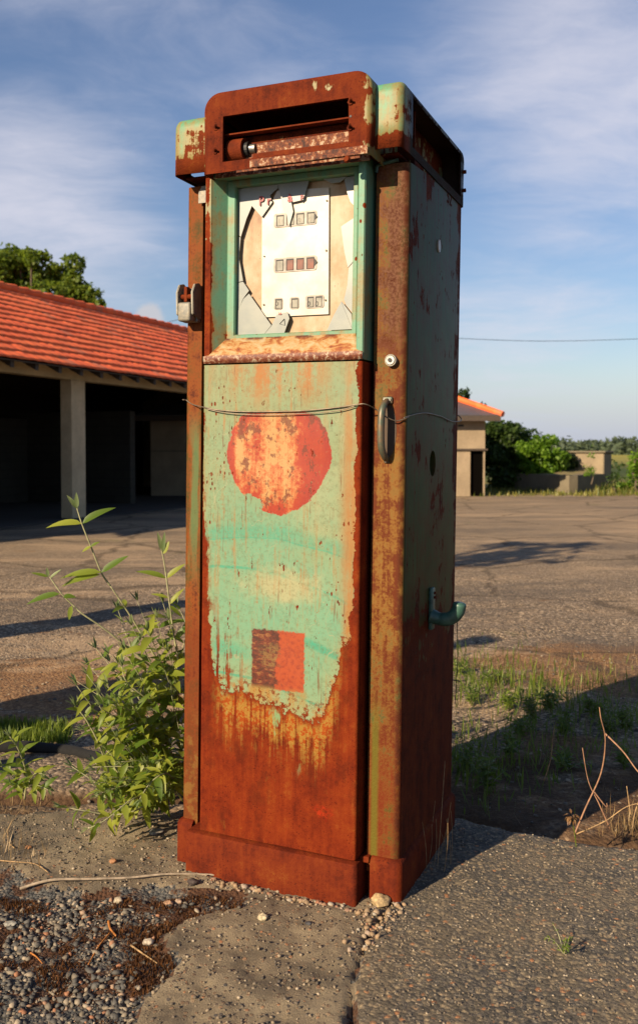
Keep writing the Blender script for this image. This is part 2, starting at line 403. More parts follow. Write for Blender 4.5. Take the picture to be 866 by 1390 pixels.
    dz = k.sub(z, k.add(zb, k.mul(wob, 0.9)))
    bare = k.sm(dz, 0.003, -0.003)
    spn = k.noise(P, 8, 3); sp = k.add(k.vor(k.vec(P, (1, 1, 0.5)), 95), k.mul(k.sub(fine, 0.5), 0.5))
    spd = k.mul(k.sm(spn, 0.46, 0.74), k.sm(k.m('ABSOLUTE', k.sub(x, -0.33)), 0.02, 0.20))
    spots = k.mul(k.sm(k.sub(k.mul(spd, 0.34), sp), 0.0, 0.04), 0.9)
    sp2 = k.sm(k.noise(k.vec(P, (1, 1, 0.35), (0, 0, 7)), 75, 5, 0.6), 0.665, 0.69)
    spots = k.mx(spots, k.mul(sp2, 1.0))
    sp3 = k.sm(k.noise(k.vec(P, (1, 1, 0.7), (3, 0, 1)), 190, 4, 0.6), 0.66, 0.70)
    paint = k.mix(k.mul(sp3, 0.8), paint, (0.34, 0.14, 0.03))
    drips = k.mul(k.sm(dz, 0.24, 0.03), k.sm(k.add(streak, k.mul(mid, 0.45)), 0.74, 0.80))
    drips = k.mul(drips, k.sm(k.m('ABSOLUTE', k.sub(x, -0.50)), 0.10, 0.02))
    bare = k.mx(bare, k.mul(k.mx(spots, drips), k.inv(sq)))
    rc = k.mix(0.25, rust_color(k, P), (0.25, 0.030, 0.011))
    rc = k.mix(k.mul(k.sm(k.add(k.mul(streak, 0.7), k.mul(mid, 0.4)), 0.58, 0.72), 0.40), rc, (0.38, 0.062, 0.014))
    rc = k.mix(0.15, rc, (0.20, 0.030, 0.013))
    rc = k.mix(k.mul(k.sm(k.noise(k.vec(P, (1, 1, 0.6), (2, 5, 1)), 11, 6, 0.7), 0.52, 0.66), 0.55), rc, (0.11, 0.022, 0.010))
    # streaky ochre remains of paint just below the boundary
    below = k.mul(k.sm(dz, 0.0, -0.03), k.sm(dz, -0.20, -0.06))
    below = k.mul(below, k.mul(k.sm(x, -0.54, -0.47), k.sm(x, -0.12, -0.19)))
    rem = k.mul(below, k.sm(k.add(k.add(k.mul(streak, 0.7), k.mul(mid, 0.35)), k.mul(k.sm(dz, -0.16, -0.02), 0.10)), 0.52, 0.62))
    rc = k.mix(k.mul(rem, 0.92), rc, k.mix(k.sm(fine, 0.46, 0.58), (0.46, 0.26, 0.055), (0.42, 0.085, 0.016)))
    gp = k.mul(below, k.sm(k.noise(k.vec(P, (18, 18, 6), (4.1, 0, 0)), 1, 5), 0.62, 0.66))
    rc = k.mix(gp, rc, (0.27, 0.42, 0.2))
    low = k.mul(k.sm(z, 0.42, 0.2), k.sm(k.noise(k.vec(P, (24, 24, 8)), 1, 6, 0.65), 0.60, 0.72))
    rc = k.mix(k.mul(low, 0.6), rc, (0.33, 0.17, 0.035))
    rs = k.sm(k.add(k.m('SQRT', k.add(k.m('POWER', k.sub(x, -0.188), 2.0), k.m('POWER', k.mul(k.sub(z, 0.215), 1.5), 2.0))), k.mul(k.sub(k.noise(P, 30, 6, 0.7), 0.5), 0.12)), 0.042, 0.008)
    rc = k.mix(k.mul(k.mul(rs, k.sm(fine, 0.40, 0.58)), 0.7), rc, (0.55, 0.045, 0.014))
    eh = k.mul(k.sm(dz, 0.05, 0.0), k.sm(k.add(k.mul(mid, 0.6), k.mul(fine, 0.4)), 0.44, 0.58))
    paint = k.mix(k.mul(k.mul(eh, 0.8), k.inv(sq)), paint, (0.44, 0.20, 0.04))
    isl = k.mul(k.mul(k.sm(dz, 0.075, 0.0), k.sm(k.noise(P, 60, 6, 0.7), 0.545, 0.57)), k.inv(sq)); bare = k.mx(bare, isl)
    col = k.mix(bare, paint, rc)
    h = k.add(k.mul(bare, k.add(k.mul(k.noise(P, 150, 6, 0.75), 1.1), -1.1)), k.mul(k.noise(P, 60, 4), 0.14))
    dent = k.sm(k.add(k.m('ABSOLUTE', k.sub(k.m('SQRT', k.add(k.m('POWER', k.sub(x, 0.10), 2.0), k.m('POWER', k.sub(z, 0.40), 2.0))), 0.27)), 0.0), 0.03, 0.0)
    n1 = k.bump(dent, 0.35, 0.006)
    nw = k.bump(k.noise(P, 3.2, 2), 0.5, 0.012, n1)
    setb(k, b, col, k.add(k.mul(bare, 0.30), 0.50), nrm=k.bump(h, 0.6, 0.0026, nw), spec=k.sub(0.28, k.mul(bare, 0.25)))
    return m
M_DOOR = door_mat()

def body_extra(k, P, xyz, col, ro, rm):
    x, y, z = xyz
    fr = k.mul(k.sm(y, 0.012, 0.004), k.sm(z, 0.0, 0.05))
    left = k.sm(x, -0.4, -0.5)
    mid = k.noise(P, 18, 7, 0.66); st = k.noise(k.vec(P, (40, 40, 2.5)), 1, 6, 0.6); fine = k.noise(P, 130, 5, 0.65)
    # right post: olive and grey ochre, speckled rust, yellower low down
    v = k.add(k.add(k.mul(mid, 0.42), k.mul(st, 0.36)), k.mul(fine, 0.26))
    right_c = k.ramp(v, [(0.41, (0.085, 0.085, 0.030)), (0.46, (0.17, 0.135, 0.042)), (0.50, (0.26, 0.11, 0.026)), (0.56, (0.17, 0.04, 0.014))])
    rlow = k.ramp(v, [(0.42, (0.13, 0.10, 0.022)), (0.49, (0.24, 0.075, 0.018)), (0.56, (0.22, 0.042, 0.013))])
    right_c = k.mix(k.sm(z, 0.5, 0.25), right_c, rlow)
    och = k.mul(k.mul(k.sm(z, 0.50, 0.75), k.sm(z, 1.40, 1.1)), k.sm(v, 0.545, 0.47))
    right_c = k.mix(k.mul(och, 0.60), right_c, (0.38, 0.18, 0.042))
    topr = k.mul(k.sm(z, 1.35, 1.5), k.sm(k.add(v, k.mul(k.sm(x, -0.075, -0.02), 0.10)), 0.50, 0.57))
    right_c = k.mix(k.mul(topr, 0.75), right_c, k.mix(k.sm(fine, 0.4, 0.6), (0.10, 0.032, 0.016), (0.24, 0.12, 0.065)))
    corner = k.sm(x, -0.022, -0.008)
    right_c = k.mix(k.mul(corner, k.sm(mid, 0.35, 0.6)), right_c, (0.12, 0.035, 0.016))
    gline = k.mul(k.sm(k.m('ABSOLUTE', k.sub(x, -0.068)), 0.014, 0.004), k.sm(z, 0.55, 0.40))
    right_c = k.mix(k.mul(gline, 0.6), right_c, (0.17, 0.22, 0.03))
    left_c = k.ramp(v, [(0.40, (0.09, 0.075, 0.022)), (0.48, (0.20, 0.08, 0.02)), (0.54, (0.30, 0.085, 0.02)), (0.62, (0.12, 0.030, 0.013))])
    gz = k.mul(k.mul(k.sm(z, 0.72, 0.95), k.sm(z, 1.27, 1.15)), k.sm(st, 0.42, 0.56))
    left_c = k.mix(k.mul(gz, 0.8), left_c, (0.13, 0.24, 0.10))
    left_c = k.mix(k.mul(k.sm(z, 0.72, 0.60), 0.5), left_c, (0.20, 0.038, 0.014))
    left_c = k.mix(k.mul(k.mul(k.sm(z, 0.45, 0.30), k.sm(mid, 0.48, 0.58)), 0.7), left_c, (0.28, 0.16, 0.04))
    fc = k.mix(left, right_c, left_c)
    return k.mix(fr, col, fc), k.mix(fr, ro, (0.62, 0.62, 0.62))
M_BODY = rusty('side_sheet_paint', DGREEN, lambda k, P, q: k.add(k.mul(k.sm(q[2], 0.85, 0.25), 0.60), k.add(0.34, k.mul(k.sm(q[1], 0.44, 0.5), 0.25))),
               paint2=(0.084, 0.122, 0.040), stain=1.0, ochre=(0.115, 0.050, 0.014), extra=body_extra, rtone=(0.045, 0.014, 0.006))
for n_ in M_BODY.node_tree.nodes:
    if n_.type == 'BSDF_PRINCIPLED': [M_BODY.node_tree.links.remove(l_) for l_ in list(n_.inputs['Specular IOR Level'].links)]; n_.inputs['Specular IOR Level'].default_value = 0.08
M_HOOD = rusty('hood_paint', TEAL, lambda k, P, q: k.add(0.72, k.mul(k.sm(k.m('ABSOLUTE', k.sub(q[0], -0.30)), 0.205, 0.225), -0.17)), paint2=(0.22, 0.40, 0.16), stain=0.4, rtone=(0.13, 0.027, 0.011))
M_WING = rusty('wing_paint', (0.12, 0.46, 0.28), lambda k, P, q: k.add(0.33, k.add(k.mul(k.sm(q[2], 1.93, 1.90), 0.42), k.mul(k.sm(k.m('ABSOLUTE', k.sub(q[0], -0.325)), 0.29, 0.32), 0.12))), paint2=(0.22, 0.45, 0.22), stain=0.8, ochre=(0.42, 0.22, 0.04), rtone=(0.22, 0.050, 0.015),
               extra=lambda k, P, q, col, ro, rm: (k.mix(k.sm(q[1], -0.045, 0.0), col, k.mix(k.mul(k.sm(k.noise(P, 12, 4), 0.4, 0.6), k.sm(q[0], 0.0, 0.008)), (0.050, 0.024, 0.014), (0.050, 0.065, 0.040))), ro))  # dark colour behind the front face paints in the hood's interior shade
M_FRAME = rusty('door_frame_paint', (0.17, 0.46, 0.31), lambda k, P, q: k.add(0.22, k.mul(k.sm(q[0], -0.525, -0.545), k.add(0.28, k.mul(k.sm(q[2], 1.75, 1.55), 0.3)))), paint2=(0.22, 0.42, 0.26), stain=0.3, spots=1.3)
M_PLINTH = rusty('plinth_rust', (0.08, 0.11, 0.05), 0.97, rtone=(0.14, 0.023, 0.010), spots=0)
M_RUST = rusty('bare_rust', (0.1, 0.05, 0.03), 1.0, rtone=(0.19, 0.045, 0.018))
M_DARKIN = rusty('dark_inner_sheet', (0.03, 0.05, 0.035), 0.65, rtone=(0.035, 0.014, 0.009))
def flaky():
    m, k, b = mat('flaking_rust'); P = k.coord('Object')
    a = k.noise(P, 75, 6, 0.7); c = k.noise(P, 16, 4)
    col = k.ramp(k.add(k.mul(a, 0.75), k.mul(c, 0.25)), [(0.40, (0.06, 0.02, 0.012)), (0.50, (0.24, 0.06, 0.02)), (0.54, (0.42, 0.15, 0.045)), (0.575, (0.66, 0.50, 0.34))])
    setb(k, b, col, 0.8, nrm=k.bump(a, 0.9, 0.004)); return m
M_FLAKE = flaky()
def sillm():
    m, k, b = mat('sill_worn_paint'); P = k.coord('Object'); x, y, z = k.sep(P)
    a = k.noise(k.vec(P, (22, 60, 22)), 1.0, 6, 0.65, 0.6); c = k.noise(P, 90, 5, 0.7)
    col = k.ramp(k.add(k.mul(a, 0.8), k.mul(c, 0.25)), [(0.36, (0.20, 0.05, 0.03)), (0.45, (0.46, 0.14, 0.035)), (0.52, (0.62, 0.36, 0.13)), (0.62, (0.68, 0.52, 0.30))])
    lip = k.sm(z, 1.402, 1.396)
    lc = k.ramp(c, [(0.42, (0.16, 0.035, 0.015)), (0.53, (0.32, 0.09, 0.03)), (0.60, (0.60, 0.48, 0.34))])
    bk = k.mul(k.sm(z, 1.437, 1.447), k.sm(k.noise(P, 14, 5), 0.44, 0.54))
    col = k.mix(lip, k.mix(bk, col, (0.15, 0.04, 0.025)), lc)
    setb(k, b, col, 0.6, nrm=k.bump(c, 0.5, 0.002)); return m
M_SILL = sillm()
def simple(name, c, rough=0.6, metal=0.0, var=0.25, scale=40, bump=0.2, c2=None, dist=0.002):
    m, k, b = mat(name); P = k.coord('Object'); n = k.noise(P, scale, 5, 0.6)
    d = tuple(v * (1 - var) for v in c); e = c2 or tuple(min(1, v * (1 + var)) for v in c)
    setb(k, b, k.mix(k.sm(n, 0.35, 0.65), d, e), rough, metal, k.bump(n, bump, dist)); return m
M_STEEL = simple('worn_steel', (0.42, 0.42, 0.39), 0.35, 0.8)
M_GREY = simple('grey_cast_metal', (0.36, 0.36, 0.31), 0.55, 0.1, 0.3, 70, 0.3, c2=(0.42, 0.38, 0.28))
M_HANDLE = simple('handle_metal', (0.17, 0.23, 0.16), 0.45, 0.3, 0.3, 60, 0.2, c2=(0.24, 0.17, 0.10))
M_HOOK = simple('hook_paint', (0.05, 0.15, 0.115), 0.42, 0, 0.3, 30, 0.2, c2=(0.085, 0.21, 0.155))
M_BLACK = simple('black_rubber', (0.012, 0.012, 0.012), 0.6)
M_WIRE = simple('weathered_wire', (0.30, 0.24, 0.17), 0.45, 0.5)
M_SHARD = simple('painted_glass', (0.37, 0.42, 0.40), 0.30, 0, 0.10, 9, 0.05, c2=(0.44, 0.47, 0.41))
M_WHITE = simple('enamel_white', (0.80, 0.79, 0.74), 0.4, 0, 0.03, 16, 0.04, c2=(0.82, 0.70, 0.52))
M_RED = simple('red_lettering', (0.45, 0.02, 0.03), 0.5)
M_DIGIT = simple('digit_drum', (0.34, 0.33, 0.26), 0.5)
M_DIGITR = simple('digit_drum_red', (0.24, 0.055, 0.02), 0.55)
M_RECESS = simple('counter_recess', (0.36, 0.33, 0.29), 0.5, 0.2)
def tanm():
    m, k, b = mat('rust_stained_backing'); P = k.coord('Object')
    a = k.noise(k.vec(P, (1, 1, 0.5)), 11, 6, 0.62); c = k.noise(P, 60, 5)
    col = k.ramp(k.add(k.mul(a, 0.8), k.mul(c, 0.2)), [(0.34, (0.36, 0.17, 0.065)), (0.48, (0.56, 0.36, 0.18)), (0.62, (0.68, 0.54, 0.36))])
    sp = k.sm(k.noise(P, 120, 3), 0.70, 0.73)
    setb(k, b, k.mix(sp, col, (0.14, 0.06, 0.03)), 0.55, nrm=k.bump(c, 0.15, 0.002)); return m
M_TAN = tanm()

TONE = 0.82
# ------------------------------------------------------------ the pump
pump = empty('fuel_pump', PUMP_O, PUMP_M.to_euler())
tag(pump, 'tall rusted mint green vintage fuel pump with broken dial standing on the cracked concrete apron', 'fuel pump')
def boolean_cut(o, cutter_bm):
    me = bpy.data.meshes.new('cutter'); cutter_bm.to_mesh(me); cutter_bm.free()
    c = bpy.data.objects.new('cutter', me); COL.objects.link(c); c.parent = o.parent
    md = o.modifiers.new('cut', 'BOOLEAN'); md.object = c; md.operation = 'DIFFERENCE'; md.solver = 'EXACT'
    bpy.context.view_layer.update()
    dg = bpy.context.evaluated_depsgraph_get(); n = bpy.data.meshes.new_from_object(o.evaluated_get(dg))
    o.modifiers.clear(); mats = list(o.data.materials); o.data = n
    n.materials.clear(); [n.materials.append(q) for q in mats]
    bpy.data.objects.remove(c); bpy.data.meshes.remove(me)
# body with the two posts and the recessed channel between them
def rrect(x0, x1, y0, y1, r, n=5, top=True):
    P = []
    for cx_, cy_, a0 in ((x1 - r, y0 + r, -90), (x1 - r, y1 - r, 0), (x0 + r, y1 - r, 90), (x0 + r, y0 + r, 180)):
        for i in range(n + 1):
            a = R(a0 + 90 * i / n); P.append((cx_ + r * math.cos(a), cy_ + r * math.sin(a)))
    return P
def footprint(x0, x1, y0, y1, r, cx0, cx1, depth):
    """rounded rectangle with a sunken channel in its front side (y0) from cx0 to cx1"""
    P = rrect(x0, x1, y0, y1, r)                      # starts bottom right corner arc, ends at bottom left arc
    return P + [(cx0, y0), (cx0, y0 + depth), (cx1, y0 + depth), (cx1, y0)]
BX0, BX1, BY1, BZ0, BZ1 = -0.645, 0.0, 0.525, 0.10, 1.872
bm = bmesh.new(); FP = footprint(BX0, BX1, 0, BY1, 0.016, -0.592, -0.087, 0.045)
lv = [0.06, BZ1]; rings = [[bm.verts.new((p[0], p[1], z + (0.075 * max(p[1], 0) if z > 1 else 0))) for p in FP] for z in lv]
for a, b in zip(rings, rings[1:]):
    for i in range(len(FP)): bm.faces.new((a[i], a[(i+1) % len(FP)], b[(i+1) % len(FP)], b[i]))
bm.faces.new(rings[-1]); bm.faces.new(rings[0][::-1])
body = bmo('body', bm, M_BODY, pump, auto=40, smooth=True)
cb = bmesh.new()
h2 = pl(587, 629, 0, 0)
ring = []
for s_ in (-0.14, 0.05):
    ring.append([cb.verts.new((s_, h2.y + 0.029 * math.cos(2*math.pi*i/28), h2.z + 0.036 * math.sin(2*math.pi*i/28))) for i in range(28)])
for i in range(28): cb.faces.new((ring[0][i], ring[0][(i+1) % 28], ring[1][(i+1) % 28], ring[1][i]))
cb.faces.new(ring[0][::-1]); cb.faces.new(ring[1]); bmesh.ops.recalc_face_normals(cb, faces=cb.faces)
boolean_cut(body, cb)
body.data.set_sharp_from_angle(angle=R(40))
# white oval painting the daylight seen through a hole, and scratches high on the side
h1 = pl(595, 334, 0, 0); bm = bmesh.new(); cyl(bm, (0.0, h1.y, h1.z), (0.0035, h1.y, h1.z), 0.011, n=20)
bmesh.ops.scale(bm, vec=(1, 1, 1.6), space=Matrix.Translation((0, -h1.y, -h1.z)), verts=bm.verts)
bmo('hole_daylight', bm, M_WHITE, pump)
# plinth: stepped skirt with its own channel
def plinth():
    bm = bmesh.new()
    def ring_at(off, z, cdepth):
        fp = rrect(BX0 - off, BX1 + off, -off - 0.004, BY1 + off, 0.016 + off * 0.5)
        return [bm.verts.new((p[0], p[1], z)) for p in fp]
    rr_ = [ring_at(0.012, -0.02, 0), ring_at(0.012, 0.088, 0), ring_at(0.009, 0.096, 0), ring_at(0.002, 0.102, 0), ring_at(-0.01, 0.106, 0)]
    n = len(rr_[0])
    for a, b in zip(rr_, rr_[1:]):
        for i in range(n): bm.faces.new((a[i], a[(i+1) % n], b[(i+1) % n], b[i]))
    bm.faces.new(rr_[-1]); bm.faces.new(rr_[0][::-1]); return bm
pbm = plinth(); po = bmo('plinth', pbm, M_PLINTH, pump, smooth=True, auto=40)
cb = bmesh.new(); box(cb, -0.602, -0.072, -0.05, 0.02, -0.1, 0.2)
bmesh.ops.recalc_face_normals(cb, faces=cb.faces); boolean_cut(po, cb); po.data.set_sharp_from_angle(angle=R(40))
bm = bmesh.new()
def stepped(bm, x0, x1, yf, yb, zt, r=0.012):
    fp = lambda o: rrect(x0 - o, x1 + o, yf - o, yb, r)
    L_ = [(0.006, -0.03), (0.006, zt - 0.012), (0.003, zt - 0.004), (-0.006, zt)]
    rs = [[bm.verts.new((p[0], p[1], z)) for p in fp(o)] for o, z in L_]
    n = len(rs[0])
    for a, b in zip(rs, rs[1:]):
        for i in range(n): bm.faces.new((a[i], a[(i+1) % n], b[(i+1) % n], b[i]))
    bm.faces.new(rs[-1]); bm.faces.new(rs[0][::-1])
stepped(bm, -0.590, -0.097, -0.057, 0.03, 0.100)
bmo('plinth_front', bm, M_PLINTH, pump, smooth=True, auto=40)
bm = bmesh.new(); box(bm, -0.10, -0.074, -0.018, 0.03, 0.088, 0.104, 0.003); bmo('plinth_bridge', bm, M_PLINTH, pump)

# lower door: pressed panel with rolled edges, dense enough to carry soft dents
DX0, DX1, DY = -0.558, -0.099, -0.050
def panel(name, x0, x1, z0, z1, yf, yb, r, m, nx=40, nz=90, dent=0.0022):
    bm = bmesh.new(); prof = []
    k_ = 5
    for i in range(k_ + 1):
        a = R(90 * i / k_); prof.append((x0 + r - r * math.cos(a), yf + r - r * math.sin(a)))
    inner = [(x0 + r + (x1 - x0 - 2 * r) * i / nx, yf) for i in range(1, nx)]
    right = [(x1 - (px_ - x0), py_) for px_, py_ in prof[::-1]]
    line = [(x0, yb)] + prof + inner + right + [(x1, yb)]
    cols = []
    for j in range(nz + 1):
        z = z0 + (z1 - z0) * j / nz; c = []
        for (x, y) in line:
            d = 0
            if y < yf + r * 0.9: d = dent * fbm(x, z, 4.5, 2, 3.3) * 1.6
            c.append(bm.verts.new((x, y + d, z)))
        cols.append(c)
    for a, b in zip(cols, cols[1:]):
        for i in range(len(line) - 1): bm.faces.new((a[i], a[i+1], b[i+1], b[i]))
    n = len(line); bm.faces.new([cols[-1][i] for i in range(n)]); bm.faces.new([cols[0][i] for i in range(n)][::-1])
    return bmo(name, bm, m, pump, smooth=True, auto=50)
panel('lower_door', DX0, DX1, 0.104, 1.374, DY, 0.03, 0.008, M_DOOR)

# glazed upper door frame: outer strips, splayed reveals, bezel, sloping sill
FX0, FX1, FZ0, FZ1, FY = -0.556, -0.097, 1.379, 1.885, -0.052
IX0, IX1, IZ0, IZ1, IY = -0.482, -0.144, 1.458, 1.853, -0.010          # glass opening on the bezel plane
bm = bmesh.new()
def loop(x0, x1, z0, z1, y): return [bm.verts.new(p) for p in ((x0, y, z0), (x1, y, z0), (x1, y, z1), (x0, y, z1))]
Ls = [loop(FX0, FX1, FZ0, FZ1, 0.03), loop(FX0, FX1, FZ0, FZ1, FY + 0.004), loop(FX0 + 0.003, FX1 - 0.003, FZ0 + 0.003, FZ1 - 0.003, FY),
      loop(FX0 + 0.019, FX1 - 0.017, FZ0 + 0.016, FZ1 - 0.012, FY), loop(FX0 + 0.021, FX1 - 0.020, FZ0 + 0.0175, FZ1 - 0.014, FY + 0.003),
      loop(-0.507, -0.130, 1.443, 1.872, IY - 0.004), loop(-0.504, -0.132, 1.446, 1.869, IY - 0.006),
      loop(IX0 - 0.003, IX1 + 0.002, IZ0 - 0.003, IZ1 + 0.003, IY - 0.006), loop(IX0, IX1, IZ0, IZ1, IY - 0.002), loop(IX0, IX1, IZ0, IZ1, IY + 0.03)]
sillfaces = []
for li, (a, b) in enumerate(zip(Ls, Ls[1:])):
    for i in range(4):
        f = bm.faces.new((a[i], a[(i+1) % 4], b[(i+1) % 4], b[i]))
        if i == 0 and 1 <= li <= 4: sillfaces.append(f)
bmesh.ops.recalc_face_normals(bm, faces=bm.faces)
fr = bmo('window_frame', bm, M_FRAME, pump)
# the sill gets its worn surface as a sheet lying on the frame
bm = bmesh.new()
sl_ = [[(FX0 + 0.001, FY - 0.0025, 1.3775), (FX1 - 0.001, FY - 0.0025, 1.3775)], [(FX0 + 0.001, FY - 0.0035, 1.397), (FX1 - 0.001, FY - 0.0035, 1.397)],
       [(FX0 + 0.018, FY - 0.001, 1.401), (FX1 - 0.014, FY - 0.001, 1.401)], [(-0.506, IY - 0.007, 1.448), (-0.131, IY - 0.007, 1.448)], [(-0.506, IY - 0.001, 1.449), (-0.131, IY - 0.001, 1.449)]]
cols = []
for a, b in sl_:
    a = Vector(a); b = Vector(b); cols.append([bm.verts.new(a.lerp(b, i / 40) + Vector((0, 0, 0.0012 * mnoise.noise(Vector((i * 0.4, a.y * 50, 0)))))) for i in range(41)])
for a, b in zip(cols, cols[1:]):
    for i in range(40): bm.faces.new((a[i], a[i+1], b[i+1], b[i]))
so = bmo('sill', bm, M_SILL, pump, smooth=True)
so.modifiers.new('s', 'SOLIDIFY').thickness = 0.0015

def text(body_, size, c, parent, m, rotx=90, sx=1.0, ext=0.0003, shear=0, name='lettering', rz=0, off=0.0):
    cu = bpy.data.curves.new('txt', 'FONT'); cu.body = body_; cu.size = size; cu.extrude = ext; cu.offset = off
    o = bpy.data.objects.new('txt', cu); COL.objects.link(o); bpy.context.view_layer.update()
    me = bpy.data.meshes.new_from_object(o.evaluated_get(bpy.context.evaluated_depsgraph_get()))
    bpy.data.objects.remove(o); bpy.data.curves.remove(cu)
    me.transform(Matrix.Translation(c) @ Matrix.Rotation(rz, 4, 'Y') @ Matrix.Rotation(R(rotx), 4, 'X') @ Matrix.Diagonal((sx, 1, 1, 1)))
    return link(name, me, m, parent)
# dial: backing, enamel plate, counters
def zp(X, Y, y): return pl(300 + X / 4.33, 230 + Y / 4.33, y)
bm = bmesh.new(); box(bm, IX0 - 0.006, IX1 + 0.006, 0.012, 0.020, IZ0 - 0.006, IZ1 + 0.006); bmo('dial_backing', bm, M_TAN, pump)
bm = bmesh.new(); prism(bm, [zp(*q, 0.006) for q in ((268, 868), (632, 850), (634, 106), (330, 125), (300, 190), (242, 278), (240, 832))], (0, 0.004, 0))
bmesh.ops.recalc_face_normals(bm, faces=bm.faces); plate = bmo('dial_plate', bm, M_WHITE, pump)
for q in ((622, 183), (618, 476), (614, 768), (252, 795)):
    c = zp(*q, 0.005); bm = bmesh.new(); cyl(bm, c, c + Vector((0, -0.003, 0)), 0.0028, 0.002, 10); bmo('rivet', bm, M_GREY, plate)
c = zp(255, 511, 0.005); bm = bmesh.new(); cyl(bm, c, c + Vector((0, -0.0008, 0)), 0.0022, n=10); bmo('screw_hole', bm, M_BLACK, plate)
def counter(c4, wins, mats_, arrow=False):
    """rounded recess ring with digit windows"""
    a, b_, c_, d_ = [zp(*q, 0.0055) for q in c4]      # TL TR BR BL
    x0 = (a.x + d_.x) / 2; x1 = (b_.x + c_.x) / 2; z1 = (a.z + b_.z) / 2; z0 = (c_.z + d_.z) / 2
    pts = [Vector((px_, 0.0055, pz_)) for px_, pz_ in rrect(x0, x1, z0, z1, 0.006, 4)]
    bm = bmesh.new(); prism(bm, pts, (0, -0.0012, 0)); bmesh.ops.recalc_face_normals(bm, faces=bm.faces)
    ct = bmo('counter_frame', bm, M_RECESS, plate)
    for (wx, hw), mm in zip(wins, mats_):
        xc = zp(wx, (c4[0][1] + c4[2][1]) / 2, 0.0055).x; zc = (z0 + z1) / 2 - 0.001; hh = (z1 - z0) * 0.36
        bm = bmesh.new(); box(bm, xc - hw - 0.0016, xc + hw + 0.0012, 0.0038, 0.0045, zc - hh - 0.0008, zc + hh + 0.002); bmo('window_slot', bm, M_BLACK, ct)
        bm = bmesh.new(); box(bm, xc - hw + 0.0016, xc + hw, 0.0031, 0.0038, zc - hh, zc + hh - 0.002, 0.0004, 1); bmo('digit_drum', bm, mm, ct)
    if arrow:
        bm = bmesh.new(); prism(bm, [Vector((x1 - 0.007, 0.0042, z1 - 0.006)), Vector((x1 + 0.003, 0.0042, (z0+z1)/2 + 0.001)), Vector((x1 - 0.007, 0.0042, z0 + 0.008))], (0, -0.0008, 0))
        bmesh.ops.recalc_face_normals(bm, faces=bm.faces); bmo('pointer', bm, M_BLACK, ct)
counter(((312, 258), (562, 244), (562, 325), (312, 340)), [(350, .0098), (408, .0098), (468, .0098), (530, .0098)], [M_DIGIT] * 4, True)
counter(((312, 522), (562, 505), (562, 592), (312, 607)), [(347, .0098), (407, .0098), (467, .0098), (527, .0098)], [M_DIGIT, M_DIGITR, M_DIGITR, M_DIGITR], True)
counter(((312, 757), (362, 752), (362, 822), (312, 827)), [(340, .0085)], [M_DIGIT])
counter(((405, 752), (458, 748), (458, 818), (405, 822)), [(435, .0085)], [M_DIGIT])
counter(((497, 742), (605, 736), (605, 812), (497, 818)), [(528, .0080), (576, .0080)], [M_DIGIT, M_DIGIT])
for dx_, ch in ((340, '0'), (528, '0'), (576, '0')): text(ch, 0.017, zp(dx_ - 20, 802, 0.0028), plate, M_BLACK, name='digit')
for dx_, ch in ((350, '1'), (408, '0'), (468, '0'), (530, '0')): text(ch, 0.016, zp(dx_ - 16, 314 - (dx_ - 350) * 0.05, 0.0028), plate, M_GREY, name='digit')
# remains of the painted glass
SH = [[(100, 118), (330, 75), (336, 108), (312, 128), (288, 152), (302, 192), (240, 280), (182, 214), (150, 290), (117, 396), (96, 380)],
      [(331, 80), (415, 72), (413, 192), (424, 248), (400, 335), (386, 262), (368, 240), (350, 150)],
      [(415, 72), (518, 60), (484, 178), (424, 192), (413, 190)],
      [(722, 50), (785, 38), (783, 215), (760, 190), (742, 140)],
      [(600, 56), (740, 42), (700, 74), (650, 80)],
      [(705, 335), (782, 284), (776, 540), (745, 577), (724, 480)],
      [(96, 668), (130, 660), (165, 712), (130, 760), (100, 838)],
      [(165, 730), (296, 916), (250, 972), (94, 978), (100, 836), (132, 762)],
      [(328, 852), (390, 838), (402, 876), (370, 966), (252, 972), (298, 918)],
      [(708, 775), (766, 850), (772, 935), (700, 880)], [(706, 777), (770, 938), (622, 946), (660, 860)],
      [(750, 580), (776, 545), (776, 846), (736, 800), (722, 764), (742, 680)],
      [(94, 398), (116, 398), (106, 520), (130, 655), (94, 664)]]
for i, s_ in enumerate(SH):
    yy = -0.0005 - 0.0011 * (i % 3)
    bm = bmesh.new(); prism(bm, [zp(*q, yy) for q in s_], (0, 0.0032, 0)); bmesh.ops.recalc_face_normals(bm, faces=bm.faces)
    bmo('glass_shard', bm, M_SHARD, pump)
text('P', 0.034, zp(222, 212, -0.0045), pump, M_RED, sx=0.9, off=0.0007)
text('r', 0.032, zp(268, 207, -0.0045), pump, M_RED, sx=1.0, off=0.0007)
text('à', 0.030, zp(391, 190, -0.0045), pump, M_RED, sx=1.1, off=0.0007)
text('p', 0.019, zp(466, 172, -0.0045), pump, M_RED, sx=1.1, off=0.0006)
text('16', 0.010, zp(336, 855, -0.0045), pump, M_RED, off=0.0002)
bm = bmesh.new(); tube(bm, [zp(372, 878, -.004), zp(344, 908, -.004), zp(376, 916, -.004), zp(372, 878, -.004)], 0.0007, 5); bmo('lettering', bm, M_BLACK, pump)

